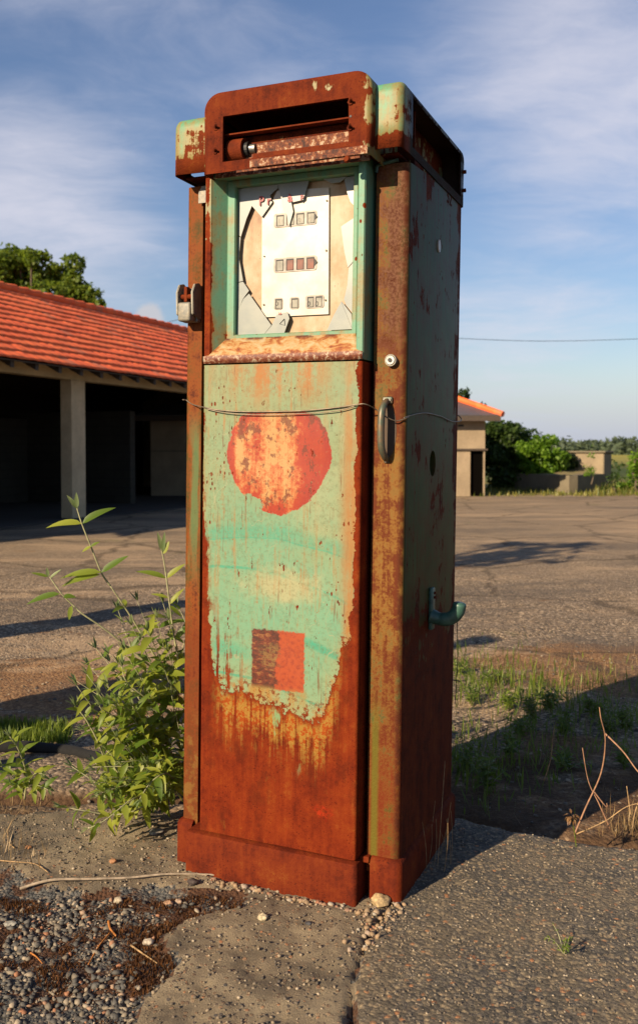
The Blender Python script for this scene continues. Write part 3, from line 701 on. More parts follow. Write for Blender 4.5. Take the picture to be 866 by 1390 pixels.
# ---- hood
def pan(name, ax, u0, u1, z0, z1, r, hole, f, back, roll, m, th=0.0035, open_bottom=True):
    """pressed cover: front plate with a hole, rolled edge, skirt. ax='y': plate in xz at y=f, skirt to y=back; ax='x': plate in yz at x=f"""
    n = 8
    def arch(a0, a1, b0, b1, rr__):
        rr__ = max(rr__, 0.0005); P = [(a0, b0), (a0, b0 + (b1 - b0) * 0.4)]
        for i in range(n + 1):
            t = R(180 - 90 * i / n); P.append((a0 + rr__ + rr__ * math.cos(t), b1 - rr__ + rr__ * math.sin(t)))
        for i in range(n + 1):
            t = R(90 - 90 * i / n); P.append((a1 - rr__ + rr__ * math.cos(t), b1 - rr__ + rr__ * math.sin(t)))
        P += [(a1, b0 + (b1 - b0) * 0.4), (a1, b0), ((a0 * 2 + a1) / 3, b0), ((a0 + a1) / 2, b0)][0:4]
        return P
    sg = 1 if back > f else -1
    rings = [(arch(*hole, 0.002), f + 0.006 * sg), (arch(*hole, 0.002), f), (arch(u0 + roll, u1 - roll, z0 + 0.0, z1 - roll, r - roll * 0.5), f)]
    for i in range(1, 5):
        a = R(90 * i / 4); o = roll * (1 - math.sin(a)); rings.append((arch(u0 + o, u1 - o, z0, z1 - o, r - o * 0.5), f + sg * roll * (1 - math.cos(a))))
    for q in (0.25, 0.5, 0.75, 1.0): rings.append((arch(u0, u1, z0, z1, r), f + sg * roll + (back - f - sg * roll) * q))
    bm = bmesh.new(); V = []
    for P, d in rings:
        V.append([bm.verts.new((p[0], d, p[1]) if ax == 'y' else (d, p[0], p[1])) for p in P])
    N = len(V[0])
    for ri, (a, b) in enumerate(zip(V, V[1:])):
        for i in range(N):
            if ri >= 3 and i >= N - 3: continue            # the skirt is open at the bottom
            bm.faces.new((a[i], a[(i+1) % N], b[(i+1) % N], b[i]))
    for v in bm.verts:
        c = v.co; s = 0.0022; v.co = c + Vector((mnoise.noise(c * 9), mnoise.noise(c * 9 + Vector((5, 5, 5))), mnoise.noise(c * 9 + Vector((9, 1, 3))))) * s
    bmesh.ops.recalc_face_normals(bm, faces=bm.faces)
    o = bmo(name, bm, m, pump, smooth=True, auto=45)
    md = o.modifiers.new('s', 'SOLIDIFY'); md.thickness = th; md.offset = 0
    return o
HF = -0.102
pan('hood_cover', 'y', -0.532, -0.068, 1.868, 2.076, 0.045, (-0.474, -0.124, 1.893, 2.012), HF, 0.30, 0.012, M_HOOD)
pan('hood_cover', 'y', -0.532, -0.068, 1.868, 2.076, 0.045, (-0.445, -0.17, 1.95, 2.01), BY1 + 0.10, 0.301, 0.012, M_HOOD)
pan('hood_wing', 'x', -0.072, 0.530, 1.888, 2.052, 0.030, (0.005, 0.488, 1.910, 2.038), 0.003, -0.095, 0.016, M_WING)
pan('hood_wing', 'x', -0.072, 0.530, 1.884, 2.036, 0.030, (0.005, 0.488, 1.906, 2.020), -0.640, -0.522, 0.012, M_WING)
# inner works of the hood
bm = bmesh.new()
box(bm, -0.520, -0.085, -0.060, -0.056, 1.868, 1.945); bmo('flaked_inner_panel', bm, M_FLAKE, pump)
bm = bmesh.new(); box(bm, -0.40, -0.125, -0.078, -0.074, 1.893, 1.914, 0.001, 1); bmo('inner_rail', bm, M_RUST, pump)
bm = bmesh.new(); box(bm, -0.50, -0.11, -0.084, -0.061, 1.968, 1.9715); bmo('shelf', bm, M_RUST, pump)
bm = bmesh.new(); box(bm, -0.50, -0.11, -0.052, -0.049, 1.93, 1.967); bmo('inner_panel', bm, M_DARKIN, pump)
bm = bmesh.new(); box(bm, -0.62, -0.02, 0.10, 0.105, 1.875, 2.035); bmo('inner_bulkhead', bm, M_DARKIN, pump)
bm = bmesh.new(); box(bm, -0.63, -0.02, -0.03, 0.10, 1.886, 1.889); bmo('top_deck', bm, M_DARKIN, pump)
# strip with flaked paint hanging in front of the frame's upper edge
bm = bmesh.new(); box(bm, -0.392, -0.072, -0.1095, -0.1065, 1.868, 1.8885, 0.001, 1); bmo('flaked_lip', bm, M_FLAKE, pump)
d0 = pl(316, 201, -0.09); dr = bmesh.new(); cyl(dr, (d0.x - 0.022, -0.058, d0.z + 0.002), (d0.x + 0.022, -0.058, d0.z + 0.002), 0.030, n=28)
drum = bmo('reel_drum', dr, M_RUST, pump, smooth=True, auto=40)
bm = bmesh.new(); cyl(bm, (d0.x + 0.0225, -0.058, d0.z + 0.002), (d0.x + 0.034, -0.058, d0.z + 0.002), 0.020, n=20); bmo('drum_cap', bm, M_BLACK, drum)
bm = bmesh.new(); cyl(bm, (d0.x + 0.035, -0.058, d0.z + 0.002), (d0.x + 0.052, -0.058, d0.z + 0.002), 0.013, n=20); bmo('drum_spindle', bm, M_STEEL, drum)
for q in ((294, 174), (293, 206), (476, 139), (475, 174)):
    c = pl(*q, HF); bm = bmesh.new(); cyl(bm, c + Vector((0, 0.001, 0)), c + Vector((0, -0.004, 0)), 0.0075, n=6); cyl(bm, c + Vector((0, -0.0041, 0)), c + Vector((0.006, -0.014, 0.004)), 0.003, n=8)
    bmo('bolt', bm, M_DARKIN, pump)
for q in ((292, 191), (476, 158)):
    c = pl(*q, HF); bm = bmesh.new(); cyl(bm, c + Vector((0, 0.001, 0)), c + Vector((0, -0.0015, 0)), 0.003, n=10); bmo('bolt_hole', bm, M_BLACK, pump)
c = pl(471, 216, -0.109); bm = bmesh.new(); cyl(bm, c, c + Vector((0, -0.005, 0)), 0.009, 0.006, 12); bmo('bolt', bm, M_RUST, pump)
for zz in (1.99, 1.935):
    bm = bmesh.new(); cyl(bm, (0.004, 0.51, zz), (0.013, 0.51, zz), 0.006, n=8); bmo('bolt', bm, M_DARKIN, pump)
# folded bracket on top of the right post
bm = bmesh.new(); tube(bm, [(-0.086, -0.006, 1.852), (-0.084, -0.006, 1.868), (-0.074, -0.006, 1.872), (-0.028, -0.006, 1.878)], 0.0045, 6); bmo('bracket', bm, M_HOOK, pump)
# torn tab under the left wing, bright bare metal
bm = bmesh.new(); prism(bm, [Vector(p) for p in ((-0.600, -0.012, 1.822), (-0.576, -0.012, 1.822), (-0.576, -0.012, 1.868), (-0.590, -0.012, 1.868), (-0.600, -0.012, 1.85))], (0, 0.003, 0))
bmesh.ops.recalc_face_normals(bm, faces=bm.faces); bmo('torn_tab', bm, M_GREY, pump)

# ---- grey nozzle latch on the left post
lt = empty('latch', (0, 0, 0)); lt.parent = pump
a = pl(265, 390, -0.02); X0 = -0.640
bm = bmesh.new()
box(bm, X0 - 0.004, X0 + 0.044, -0.018, 0.0, 1.497, 1.590, 0.003)
bmo('latch_plate', bm, M_GREY, lt)
for xx in (X0 - 0.008, X0 + 0.040):
    bm = bmesh.new(); pr = [(xx, 0.0, 1.505), (xx, -0.045, 1.515), (xx, -0.048, 1.575), (xx, -0.036, 1.598), (xx, -0.012, 1.604), (xx, 0.0, 1.598)]
    prism(bm, [Vector(p) for p in pr], (0.006, 0, 0)); bmesh.ops.recalc_face_normals(bm, faces=bm.faces)
    bmesh.ops.bevel(bm, geom=list(bm.edges), offset=0.0015, segments=2, affect='EDGES'); bmo('latch_cheek', bm, M_GREY, lt, smooth=True, auto=40)
bm = bmesh.new(); box(bm, X0 - 0.001, X0 + 0.039, -0.050, -0.019, 1.496, 1.548, 0.006, 3); bmo('latch_block', bm, M_GREY, lt, smooth=True, auto=40)
bm = bmesh.new(); cyl(bm, (X0 + 0.0, -0.030, 1.565), (X0 + 0.038, -0.030, 1.565), 0.007, n=12); box(bm, X0 + 0.012, X0 + 0.022, -0.038, -0.02, 1.55, 1.592, 0.002); bmo('latch_pawl', bm, M_RUST, lt)

# ---- lock and handle on the right post
c = pl(530, 489, -0.012); c.y = 0
bm = bmesh.new(); cyl(bm, c + Vector((0, 0, 0)), c + Vector((0, -0.014, 0)), 0.0150, 0.0150, 28); lk = bmo('lock', bm, M_GREY, pump, smooth=True, auto=40)
bm = bmesh.new(); cyl(bm, c + Vector((0, -0.0142, 0)), c + Vector((0, -0.0168, 0)), 0.0125, 0.011, 28); bmo('lock_face', bm, M_STEEL, lk, smooth=True, auto=30)
bm = bmesh.new(); cyl(bm, c + Vector((0, -0.017, 0)), c + Vector((0, -0.0185, 0)), 0.0055, n=18); bmo('lock_barrel', bm, M_BLACK, lk)
hx = -0.048; hd = empty('handle', (0, 0, 0)); hd.parent = pump
bm = bmesh.new(); box(bm, hx - 0.014, hx + 0.014, -0.006, 0, 1.268, 1.287, 0.004, 3); bmo('handle_foot', bm, M_HANDLE, hd, smooth=True, auto=40); bm = bmesh.new(); box(bm, hx - 0.007, hx + 0.007, -0.005, 0, 1.118, 1.138, 0.003, 2); bmo('handle_foot', bm, M_HANDLE, hd, smooth=True, auto=40)
bm = bmesh.new(); P_ = spline([(hx, -0.002, 1.276), (hx - 0.001, -0.022, 1.268), (hx - 0.003, -0.036, 1.245), (hx - 0.004, -0.039, 1.20), (hx - 0.003, -0.035, 1.158), (hx, -0.020, 1.136), (hx, -0.003, 1.128)], 6)
tube(bm, P_, [0.0078 + 0.0015 * math.sin(math.pi * i / (len(P_) - 1)) for i in range(len(P_))], 12); bmo('handle_grip', bm, M_HANDLE, hd, smooth=True)
for dx, zz in ((-0.007, 1.278), (0.007, 1.278), (0, 1.1235)):
    bm = bmesh.new(); cyl(bm, (hx + dx, -0.006, zz), (hx + dx, -0.0085, zz), 0.0038, 0.003, 12); bmo('screw', bm, M_STEEL, hd)
# dark oval painting the handle's shadow on the post
def ovalm():
    m, k, b = mat('handle_shadow_paint'); P = k.coord('Object'); setb(k, b, k.mix(k.noise(P, 70, 5), (0.025, 0.018, 0.010), (0.10, 0.05, 0.02)), 0.7); return m
bm = bmesh.new(); cyl(bm, (hx + 0.004, 0.001, 1.20), (hx + 0.004, -0.0012, 1.20), 0.02, n=32)
bmesh.ops.scale(bm, vec=(1, 1, 3.3), space=Matrix.Translation((0, 0, -1.20)), verts=bm.verts); bmo('handle_shadow_oval', bm, ovalm(), hd)

# ---- nozzle hook on the shaded side
hk = empty('nozzle_hook', (0, 0, 0)); hk.parent = pump
cc = pl(583, 823, 0, 0)
bm = bmesh.new(); box(bm, 0, 0.012, cc.y - 0.014, cc.y + 0.014, 0.655, 0.772, 0.004, 2); bmo('hook_plate', bm, M_HOOK, hk, smooth=True, auto=40)
bm = bmesh.new(); Z0 = 0.692
P_ = spline([(0.004, cc.y, Z0), (0.035, cc.y, Z0 - 0.006), (0.062, cc.y, Z0), (0.080, cc.y, Z0 + 0.02), (0.085, cc.y, Z0 + 0.045)], 6)
tube(bm, P_, [0.022, 0.021, 0.020, 0.019, 0.018, 0.018, 0.018] + [0.019] * (len(P_) - 9) + [0.017, 0.010], 14)
bmo('hook_arm', bm, M_HOOK, hk, smooth=True)
for zz in (0.757, 0.745):
    bm = bmesh.new(); cyl(bm, (0.012, cc.y + 0.002, zz), (0.016, cc.y + 0.002, zz), 0.004, n=10); bmo('screw', bm, M_DARKIN, hk)
# scratched number high on the side sheet
def sidetext(s_, size, px_, py_):
    cu = bpy.data.curves.new('txt', 'FONT'); cu.body = s_; cu.size = size; cu.extrude = 0.0004
    o = bpy.data.objects.new('txt', cu); COL.objects.link(o); bpy.context.view_layer.update()
    me = bpy.data.meshes.new_from_object(o.evaluated_get(bpy.context.evaluated_depsgraph_get())); bpy.data.objects.remove(o)
    c = pl(px_, py_, 0, 0)
    me.transform(Matrix.Translation((0.0006, c.y, c.z)) @ Matrix.Rotation(R(90), 4, 'Z') @ Matrix.Rotation(R(90), 4, 'X'))
    return link('scratched_number', me, M_DARKIN, pump)
sidetext('52', 0.055, 606, 274)

# ---- the wire wrapped round the pump: its own thing
def wire():
    pts = []
    for px_, py_, yy in ((253, 543, 0.0), (262, 549, -0.012), (278, 553, -0.054), (300, 557, -0.056), (340, 559, -0.055), (400, 558, -0.056), (450, 554, -0.055), (485, 549, -0.056), (497, 549, -0.05), (512, 557, -0.02), (524, 566, -0.028)):
        pts.append(pl(px_, py_, yy))
    pts2 = [pl(524, 566, -0.028), Vector((-0.02, -0.012, 1.225)), Vector((0.006, 0.004, 1.235))]
    for px_, py_ in ((548, 567), (565, 562), (580, 561), (600, 566), (613, 572)): pts2.append(pl(px_, py_, 0.004, 0))
    pts2 += [Vector((0.006, 0.53, 1.245)), Vector((-0.01, 0.545, 1.262)), Vector((-0.06, 0.53, 1.262)), Vector((-0.33, 0.528, 1.27)), Vector((-0.62, 0.53, 1.28)), Vector((-0.65, 0.50, 1.28)), Vector((-0.65, 0.2, 1.285)), Vector((-0.65, 0.01, 1.285)), pts[0]]
    bm = bmesh.new(); tube(bm, spline(pts, 6), 0.0016, 6); tube(bm, spline(pts2, 6), 0.0016, 6)
    shadow_strand = [pl(a_, b_, -0.0575) for a_, b_ in ((280, 555), (305, 560), (345, 563), (400, 562), (455, 558), (482, 551))]
    tube(bm, spline(shadow_strand, 6), 0.0013, 6)  # lower strand modelled in place of the wire's own shadow
    o = bmo('binding_wire', bm, M_WIRE, None, smooth=True); o.matrix_world = Matrix.Translation(PUMP_O) @ PUMP_M.to_4x4()
    tag(o, 'thin twisted wire tied round the fuel pump below its dial and through the handle', 'wire')
wire()
bm = bmesh.new(); c0 = Vector((0.078, cc.y, Z0 - 0.004))
tube(bm, spline([c0, c0 + Vector((0.003, 0.002, -0.09)), c0 + Vector((0, 0.003, -0.19)), c0 + Vector((-0.002, 0.002, -0.235))], 5), 0.0011, 5)
tube(bm, [c0 + Vector((-0.012, 0.002, -0.168)), c0 + Vector((0.012, 0.004, -0.170))], 0.0016, 5)
o = bmo('thin_cord', bm, M_BLACK, None); o.matrix_world = Matrix.Translation(PUMP_O) @ PUMP_M.to_4x4()
tag(o, 'thin dark cord hanging from the hook on the shaded side of the pump', 'cord')

def leaf_mat(name, c, c2, tr=0.35, rough=0.45):
    m, k, b = mat(name); g = k.n.new('ShaderNodeNewGeometry'); r = g.outputs['Random Per Island']; P = k.coord('Object')
    col = k.mix(k.sm(r, 0.1, 0.95), c, c2); col = k.mix(k.mul(k.noise(P, 40, 3), 0.3), col, tuple(v * 0.55 for v in c))
    setb(k, b, col, rough, spec=0.3)
    t = k.n.new('ShaderNodeBsdfTranslucent'); k.put(t, 0, k.mix(0.5, col, tuple(min(1, v * 1.6) for v in c2)))
    mx = k.n.new('ShaderNodeMixShader'); mx.inputs[0].default_value = tr
    k.l.new(b.outputs[0], mx.inputs[1]); k.l.new(t.outputs[0], mx.inputs[2])
    out = [n for n in k.n if n.type == 'OUTPUT_MATERIAL'][0]; k.l.new(mx.outputs[0], out.inputs[0]); return m
TONE = 0.80
# ============================================================ GROUND
YZ = -0.09
def gxy(px, py, z=0.0):
    p = ground_at(px, py, z); return (p.x, p.y)
# outlines in world x, y
eL = gxy(0, 1097); eM = gxy(235, 1096); eR1 = gxy(700, 1127); eR2 = gxy(866, 1153)
edge_back = [(-3.2, eL[1] + 0.25), eL, gxy(60, 1099), gxy(140, 1093), (eM[0], eM[1]), gxy(420, 1060), gxy(620, 1106), eR1, gxy(770, 1138), eR2, (1.55, eR2[1] - 0.2), (3.0, eR2[1] - 0.75)]
crack = [gxy(535, 1216), gxy(520, 1238), gxy(503, 1262), gxy(492, 1288), (gxy(480, 1320)), (0.04, 1.5), (-0.05, 0.9)]
slabR = [(eM[0] + 0.2, 2.6)] + edge_back[5:] + [(3.0, 0.9)] + crack[::-1] + [(0.0, 2.55)]
slabL_front = [gxy(240, 1300), gxy(236, 1285), gxy(225, 1262), gxy(262, 1238), gxy(330, 1222), gxy(322, 1205), gxy(250, 1206), gxy(200, 1198), gxy(120, 1203), gxy(40, 1192), gxy(0, 1176), (-2.2, gxy(0, 1176)[1] + 0.2), (-3.2, 2.6)]
slabL = edge_back[:6] + [(0.0, 2.55)] + crack + [(-0.55, 0.9)] + [(-0.50, 1.4)] + slabL_front

xs = np.concatenate([-np.geomspace(700, 3.3, 46), np.arange(-3.1, -1.3, 0.035), np.arange(-1.3, 1.9, 0.0115), np.arange(1.9, 3.4, 0.04), np.geomspace(3.6, 700, 44)])
ys = np.concatenate([np.array([-60, -30, -15, -8, -4, -2, -1, -0.3, 0.2, 0.6, 0.9, 1.15]), np.arange(1.3, 3.7, 0.0115), np.arange(3.7, 9, 0.05), np.geomspace(9.1, 1800, 90)])
GX, GY = np.meshgrid(xs, ys)
sR = polysd(GX, GY, slabR); sL = polysd(GX, GY, slabL)
wob = vnoise(GX, GY, 9, 5) * 0.020 + vnoise(GX, GY, 40, 6) * 0.006
near = (GY < 3.9) & (np.abs(GX) < 3.4)
sRw = sR + wob * 0.7; sLw = sL + wob
apron_front = ((GY < 2.75))
ins = lambda s, w: 1 / (1 + np.exp(np.clip(s / w, -30, 30)))
aR = ins(sRw, 0.004); aL = ins(sLw, 0.006)
yard = YZ + vnoise(GX, GY, 0.35, 11) * 0.02 * (GY < 30) + vnoise(GX, GY, 3.0, 12) * 0.012 + vnoise(GX, GY, 30, 13) * 0.004 * (GY < 9)
grav = -0.022 + vnoise(GX, GY, 14, 14) * 0.008
backline = np.interp(GX, [p[0] for p in edge_back], [p[1] for p in edge_back])
infront = GY < backline - 0.002
zR = 0.0 + vnoise(GX, GY, 5, 21) * 0.003 + vnoise(GX, GY, 60, 22) * 0.0015
zL = -0.006 + vnoise(GX, GY, 6, 23) * 0.006 + vnoise(GX, GY, 70, 24, 3) * 0.0035 + vnoise(GX, GY, 20, 25) * 0.004
base = np.where(infront, grav, yard)
Zg = base * (1 - aR) * (1 - aL) + np.maximum(aR * zR + (1 - aR) * -0.2 * 0, 0) * 0
Zg = np.where(aR > 0.5, base * (1 - aR) + zR * aR, np.where(aL > 0.0, base * (1 - aL) + zL * aL, base * (1 - aR) + zR * aR))
# joint between the two slabs: a shallow broken groove
dcr = np.full(GX.shape, 9.0)
for a, b in zip(crack, crack[1:]):
    a = np.array(a); b = np.array(b); ab = b - a; t = np.clip(((GX-a[0])*ab[0]+(GY-a[1])*ab[1])/(ab@ab), 0, 1)
    dcr = np.minimum(dcr, np.hypot(GX-a[0]-t*ab[0], GY-a[1]-t*ab[1]))
c2 = [gxy(208, 1176), gxy(245, 1182), gxy(318, 1186), gxy(330, 1194), gxy(322, 1210), gxy(300, 1236)]
for a, b in zip(c2, c2[1:]):
    a = np.array(a); b = np.array(b); ab = b - a; t = np.clip(((GX-a[0])*ab[0]+(GY-a[1])*ab[1])/(ab@ab), 0, 1)
    dcr = np.minimum(dcr, np.hypot(GX-a[0]-t*ab[0], GY-a[1]-t*ab[1]))
Zg = Zg - 0.010 * np.exp(-((dcr + wob * 0.6) / 0.006) ** 2)
# shallow ditch behind the apron on the left, and an old kerb line further back
kerb = [gxy(-60, 1022, YZ), gxy(20, 1020, YZ), gxy(120, 1028, YZ), gxy(170, 1040, YZ)]
off_back = GY - backline
Zg = Zg - (0.075 * np.exp(-((off_back - 0.10) / 0.10) ** 2) + 0.05 * np.exp(-((off_back - 0.36) / 0.05) ** 2) * (GX < -0.4)) * (off_back > 0)
far = np.clip((GY - 34) / 60, 0, 1)
Zg = Zg + far * 0.55 * np.clip((GX + 5) / 30, 0, 1) - np.clip((GY - 28) / 8, 0, 1) * 0.12
zoneR = (aR > 0.5); zoneL = (aL > 0.5) & ~zoneR
gravz = infront & ~zoneR & ~zoneL
# ---- materials of the ground sheets
def slabr_mat():
    m, k, b = mat('aggregate_concrete'); P = k.coord('Object')
    v = k.vor(P, 100, out='Color'); e = k.vor(P, 100); v2 = k.vor(P, 260, out='Color'); n = k.noise(P, 4, 5); f = k.noise(P, 420, 4, 0.7)
    sx, sy, sz = k.sep(v); tx, ty, tz = k.sep(v2)
    st = k.ramp(sx, [(0.0, (0.045, 0.042, 0.034)), (0.40, (0.135, 0.115, 0.078)), (0.70, (0.29, 0.225, 0.14)), (0.93, (0.38, 0.30, 0.18)), (0.97, (0.45, 0.20, 0.08))])
    st2 = k.ramp(tx, [(0.0, (0.05, 0.045, 0.04)), (0.6, (0.14, 0.12, 0.09)), (1.0, (0.27, 0.23, 0.17))])
    col = k.mix(k.sm(sy, 0.35, 0.45), st2, st)
    col = k.mix(k.mul(k.sm(e, 0.35, 0.6), 0.5), col, (0.05, 0.045, 0.038))
    col = k.mix(k.mul(k.sm(n, 0.35, 0.7), 0.40), col, (0.23, 0.175, 0.10))
    setb(k, b, col, 0.85, nrm=k.bump(k.add(k.mul(e, -0.6), k.mul(f, 0.35)), 0.9, 0.006)); return m
def slabl_mat():
    m, k, b = mat('sandy_concrete'); P = k.coord('Object')
    n = k.noise(P, 5, 6, 0.6); f = k.noise(P, 260, 5, 0.75); v = k.vor(P, 95, out='Color'); e = k.vor(P, 95); sx, sy, sz = k.sep(v)
    col = k.ramp(k.add(k.mul(n, 0.6), k.mul(f, 0.4)), [(0.38, (0.13, 0.105, 0.07)), (0.50, (0.26, 0.205, 0.13)), (0.62, (0.37, 0.30, 0.19))])
    peb = k.mul(k.sm(sx, 0.72, 0.76), k.sm(e, 0.5, 0.36))
    pc = k.ramp(sy, [(0.0, (0.09, 0.085, 0.08)), (0.5, (0.24, 0.15, 0.08)), (0.8, (0.38, 0.27, 0.16)), (1.0, (0.45, 0.20, 0.09))])
    col = k.mix(peb, col, pc)
    dk = k.sm(k.noise(P, 2.4, 4), 0.50, 0.62)
    col = k.mix(k.mul(dk, 0.5), col, (0.085, 0.072, 0.052))
    setb(k, b, col, 0.9, nrm=k.bump(k.add(k.mul(f, 0.9), k.mul(peb, 0.5)), 0.9, 0.006)); return m
def grav_mat():
    m, k, b = mat('mossy_gravel_bed'); P = k.coord('Object')
    v = k.vor(P, 110, out='Color'); e = k.vor(P, 110); sx, sy, sz = k.sep(v); n = k.noise(P, 9, 5, 0.6); f = k.noise(P, 300, 4)
    st = k.ramp(sx, [(0, (0.04, 0.045, 0.048)), (0.7, (0.11, 0.11, 0.10)), (0.95, (0.27, 0.22, 0.16))])
    mo = k.sm(k.add(n, k.mul(k.sub(f, 0.5), 0.1)), 0.47, 0.53)
    col = k.mix(mo, st, k.mix(f, (0.05, 0.018, 0.007), (0.12, 0.05, 0.015)))
    setb(k, b, col, 0.9, nrm=k.bump(k.add(k.mul(e, -0.8), k.mul(f, 0.5)), 1.0, 0.01)); return m
def yard_mat():
    m, k, b = mat('worn_gravel_yard'); P = k.coord('Object'); x, y, z = k.sep(P)
    v = k.vor(P, 70, out='Color'); e = k.vor(P, 70); sx, sy, sz = k.sep(v); f = k.noise(P, 260, 4, 0.7)
    v3 = k.vor(P, 22, out='Color'); qx, qy, qz = k.sep(v3)
    st = k.ramp(sx, [(0, (0.075, 0.062, 0.048)), (0.5, (0.235, 0.175, 0.115)), (0.85, (0.38, 0.28, 0.18)), (0.97, (0.58, 0.46, 0.32))])
    st = k.mix(k.mul(k.sm(y, 6, 14), 0.75), st, k.mix(k.noise(P, 6, 6, 0.7), (0.21, 0.16, 0.105), (0.42, 0.31, 0.195)))
    big = k.noise(P, 0.55, 6, 0.6); mid = k.noise(k.vec(P, (1, 1.6, 1)), 2.3, 6, 0.65)
    # litter: brown leaf crumbs and dry moss in patches
    d1 = k.m('SQRT', k.add(k.m('POWER', k.mul(k.sub(x, 1.75), 0.8), 2.0), k.m('POWER', k.mul(k.sub(y, 5.2), 1.0), 2.0)))
    d2 = k.m('SQRT', k.add(k.m('POWER', k.mul(k.sub(x, -1.6), 0.45), 2.0), k.m('POWER', k.sub(y, 4.75), 2.0)))
    d3 = k.m('SQRT', k.add(k.m('POWER', k.mul(k.sub(x, 1.2), 0.5), 2.0), k.m('POWER', k.sub(y, 3.3), 2.0)))
    pt = k.mx(k.sm(d1, 1.0, 0.3), k.mx(k.mul(k.sm(d2, 1.0, 0.25), 0.9), k.mul(k.sm(d3, 1.0, 0.3), 0.75)))
    lit = k.sm(k.add(k.add(k.mul(mid, 0.75), k.mul(k.noise(P, 12, 6, 0.7), 0.25)), k.mul(pt, 0.26)), 0.57, 0.68)
    lc = k.ramp(k.noise(P, 55, 6, 0.75), [(0.36, (0.09, 0.04, 0.018)), (0.5, (0.26, 0.13, 0.055)), (0.62, (0.44, 0.27, 0.12))])
    col = k.mix(k.mul(lit, 0.85), st, lc)
    # worn streaks of tarmac: broad pale and dark bands
    band = k.noise(k.vec(P, (0.30, 1.1, 1)), 0.9, 7, 0.68)
    col = k.mix(k.mul(k.sm(band, 0.50, 0.60), 0.50), col, (0.12, 0.10, 0.08))
    col = k.mix(k.mul(k.sm(band, 0.47, 0.38), 0.55), col, (0.50, 0.36, 0.22))
    gm = k.sm(k.noise(P, 0.9, 7, 0.7), 0.60, 0.68); col = k.mix(k.mul(gm, 0.35), col, (0.14, 0.15, 0.04))
    crk = k.vor(k.comb(k.add(x, k.mul(mid, 0.5)), k.add(y, k.mul(big, 0.8)), 0.0), 0.45, 'DISTANCE_TO_EDGE'); col = k.mix(k.mul(k.sm(crk, 0.022, 0.004), 0.6), col, (0.07, 0.05, 0.03))
    ditch_soil_shade = k.mul(k.sm(z, -0.095, -0.125), k.sm(y, 3.9, 3.4))  # dark earth in the ditch, deepened to paint in its shade
    belt = k.mul(k.sm(y, 4.0, 3.5), k.mul(k.sm(x, 0.2, 0.5), k.sm(mid, 0.40, 0.52)))
    col = k.mix(k.mx(ditch_soil_shade, k.mul(belt, 0.85)), col, k.mix(k.noise(P, 50, 5, 0.7), (0.03, 0.018, 0.010), (0.15, 0.085, 0.045)))
    # green verge and the fields beyond
    gn = k.noise(P, 1.6, 6, 0.7)
    verge = k.sm(k.add(y, k.mul(k.sub(gn, 0.5), 7)), 24.2, 26.0)
    gc = k.ramp(k.noise(P, 14, 6, 0.75), [(0.35, (0.07, 0.075, 0.018)), (0.5, (0.20, 0.17, 0.035)), (0.65, (0.34, 0.27, 0.06))])
    col = k.mix(verge, col, gc)
    fy = k.add(y, k.mul(k.noise(P, 0.03, 3), 30))
    fc = k.ramp(k.m('DIVIDE', fy, 700), [(0.06, (0.13, 0.14, 0.03)), (0.10, (0.05, 0.08, 0.015)), (0.14, (0.30, 0.27, 0.06)), (0.30, (0.38, 0.33, 0.05)), (0.50, (0.16, 0.18, 0.05))])
    col = k.mix(k.sm(y, 34, 46), col, fc)
    nearf = k.sm(y, 22, 6)
    setb(k, b, col, 0.92, nrm=k.bump(k.add(k.mul(e, -0.7), k.mul(f, 0.4)), 0.9, 0.010), spec=0.2); return m
ny, nx = GX.shape
idx = np.arange(ny * nx).reshape(ny, nx)
quads = np.stack([idx[:-1, :-1], idx[:-1, 1:], idx[1:, 1:], idx[1:, :-1]], -1).reshape(-1, 4)
allV = np.stack([GX.ravel(), GY.ravel(), Zg.ravel()], 1)
fz = np.where(zoneR, 1, np.where(zoneL, 2, np.where(gravz, 3, 0)))
fzone = np.maximum.reduce([np.where((fz[:-1, :-1] == q) | (fz[1:, 1:] == q) | (fz[:-1, 1:] == q) | (fz[1:, :-1] == q), q, 0) for q in (1, 2, 3)])
z4 = fz[:-1, :-1]
fzone = z4.ravel()
for q, nm, mm in ((0, 'ground', yard_mat()), (1, 'concrete_apron', slabr_mat()), (2, 'sandy_concrete_apron', slabl_mat()), (3, 'gravel_bed', grav_mat())):
    F = quads[fzone == q]; u, invr = np.unique(F, return_inverse=True)
    o = npo(nm, allV[u], invr.reshape(-1, 4), mm, smooth=True); o['kind'] = 'structure'
def zat(x, y):
    i = int(np.clip(np.searchsorted(xs, x), 1, nx - 1)); j = int(np.clip(np.searchsorted(ys, y), 1, ny - 1))
    return float(Zg[j, i])
# ---- stones
IC = bmesh.new(); bmesh.ops.create_icosphere(IC, subdivisions=1, radius=1); ICV = np.array([v.co[:] for v in IC.verts]); ICF = np.array([[v.index for v in f.verts] for f in IC.faces]); IC.free()
def stones(name, pts, smin, smax, m, flat=0.6, sink=0.25, pw=2.0, jag=0.16):
    V = []; F = []; n = 0
    for (x, y) in pts:
        s = smin + (smax - smin) * rng.random() ** pw
        v = ICV * (1 + rng.normal(0, jag, (len(ICV), 1)))
        v = v * np.array([1, 0.65 + 0.35 * rng.random(), flat * (0.7 + 0.6 * rng.random())]) * s
        a = rng.random() * 6.28; c, q = math.cos(a), math.sin(a); t = rng.normal(0, 0.3)
        v = v @ np.array([[c, q, 0], [-q, c, 0], [0, 0, 1]]) @ np.array([[1, 0, 0], [0, math.cos(t), math.sin(t)], [0, -math.sin(t), math.cos(t)]])
        V.append(v + np.array([x, y, zat(x, y) + s * flat * (0.5 - sink)])); F.append(ICF + n); n += len(ICV)
    return npo(name, np.concatenate(V), np.concatenate(F), m)
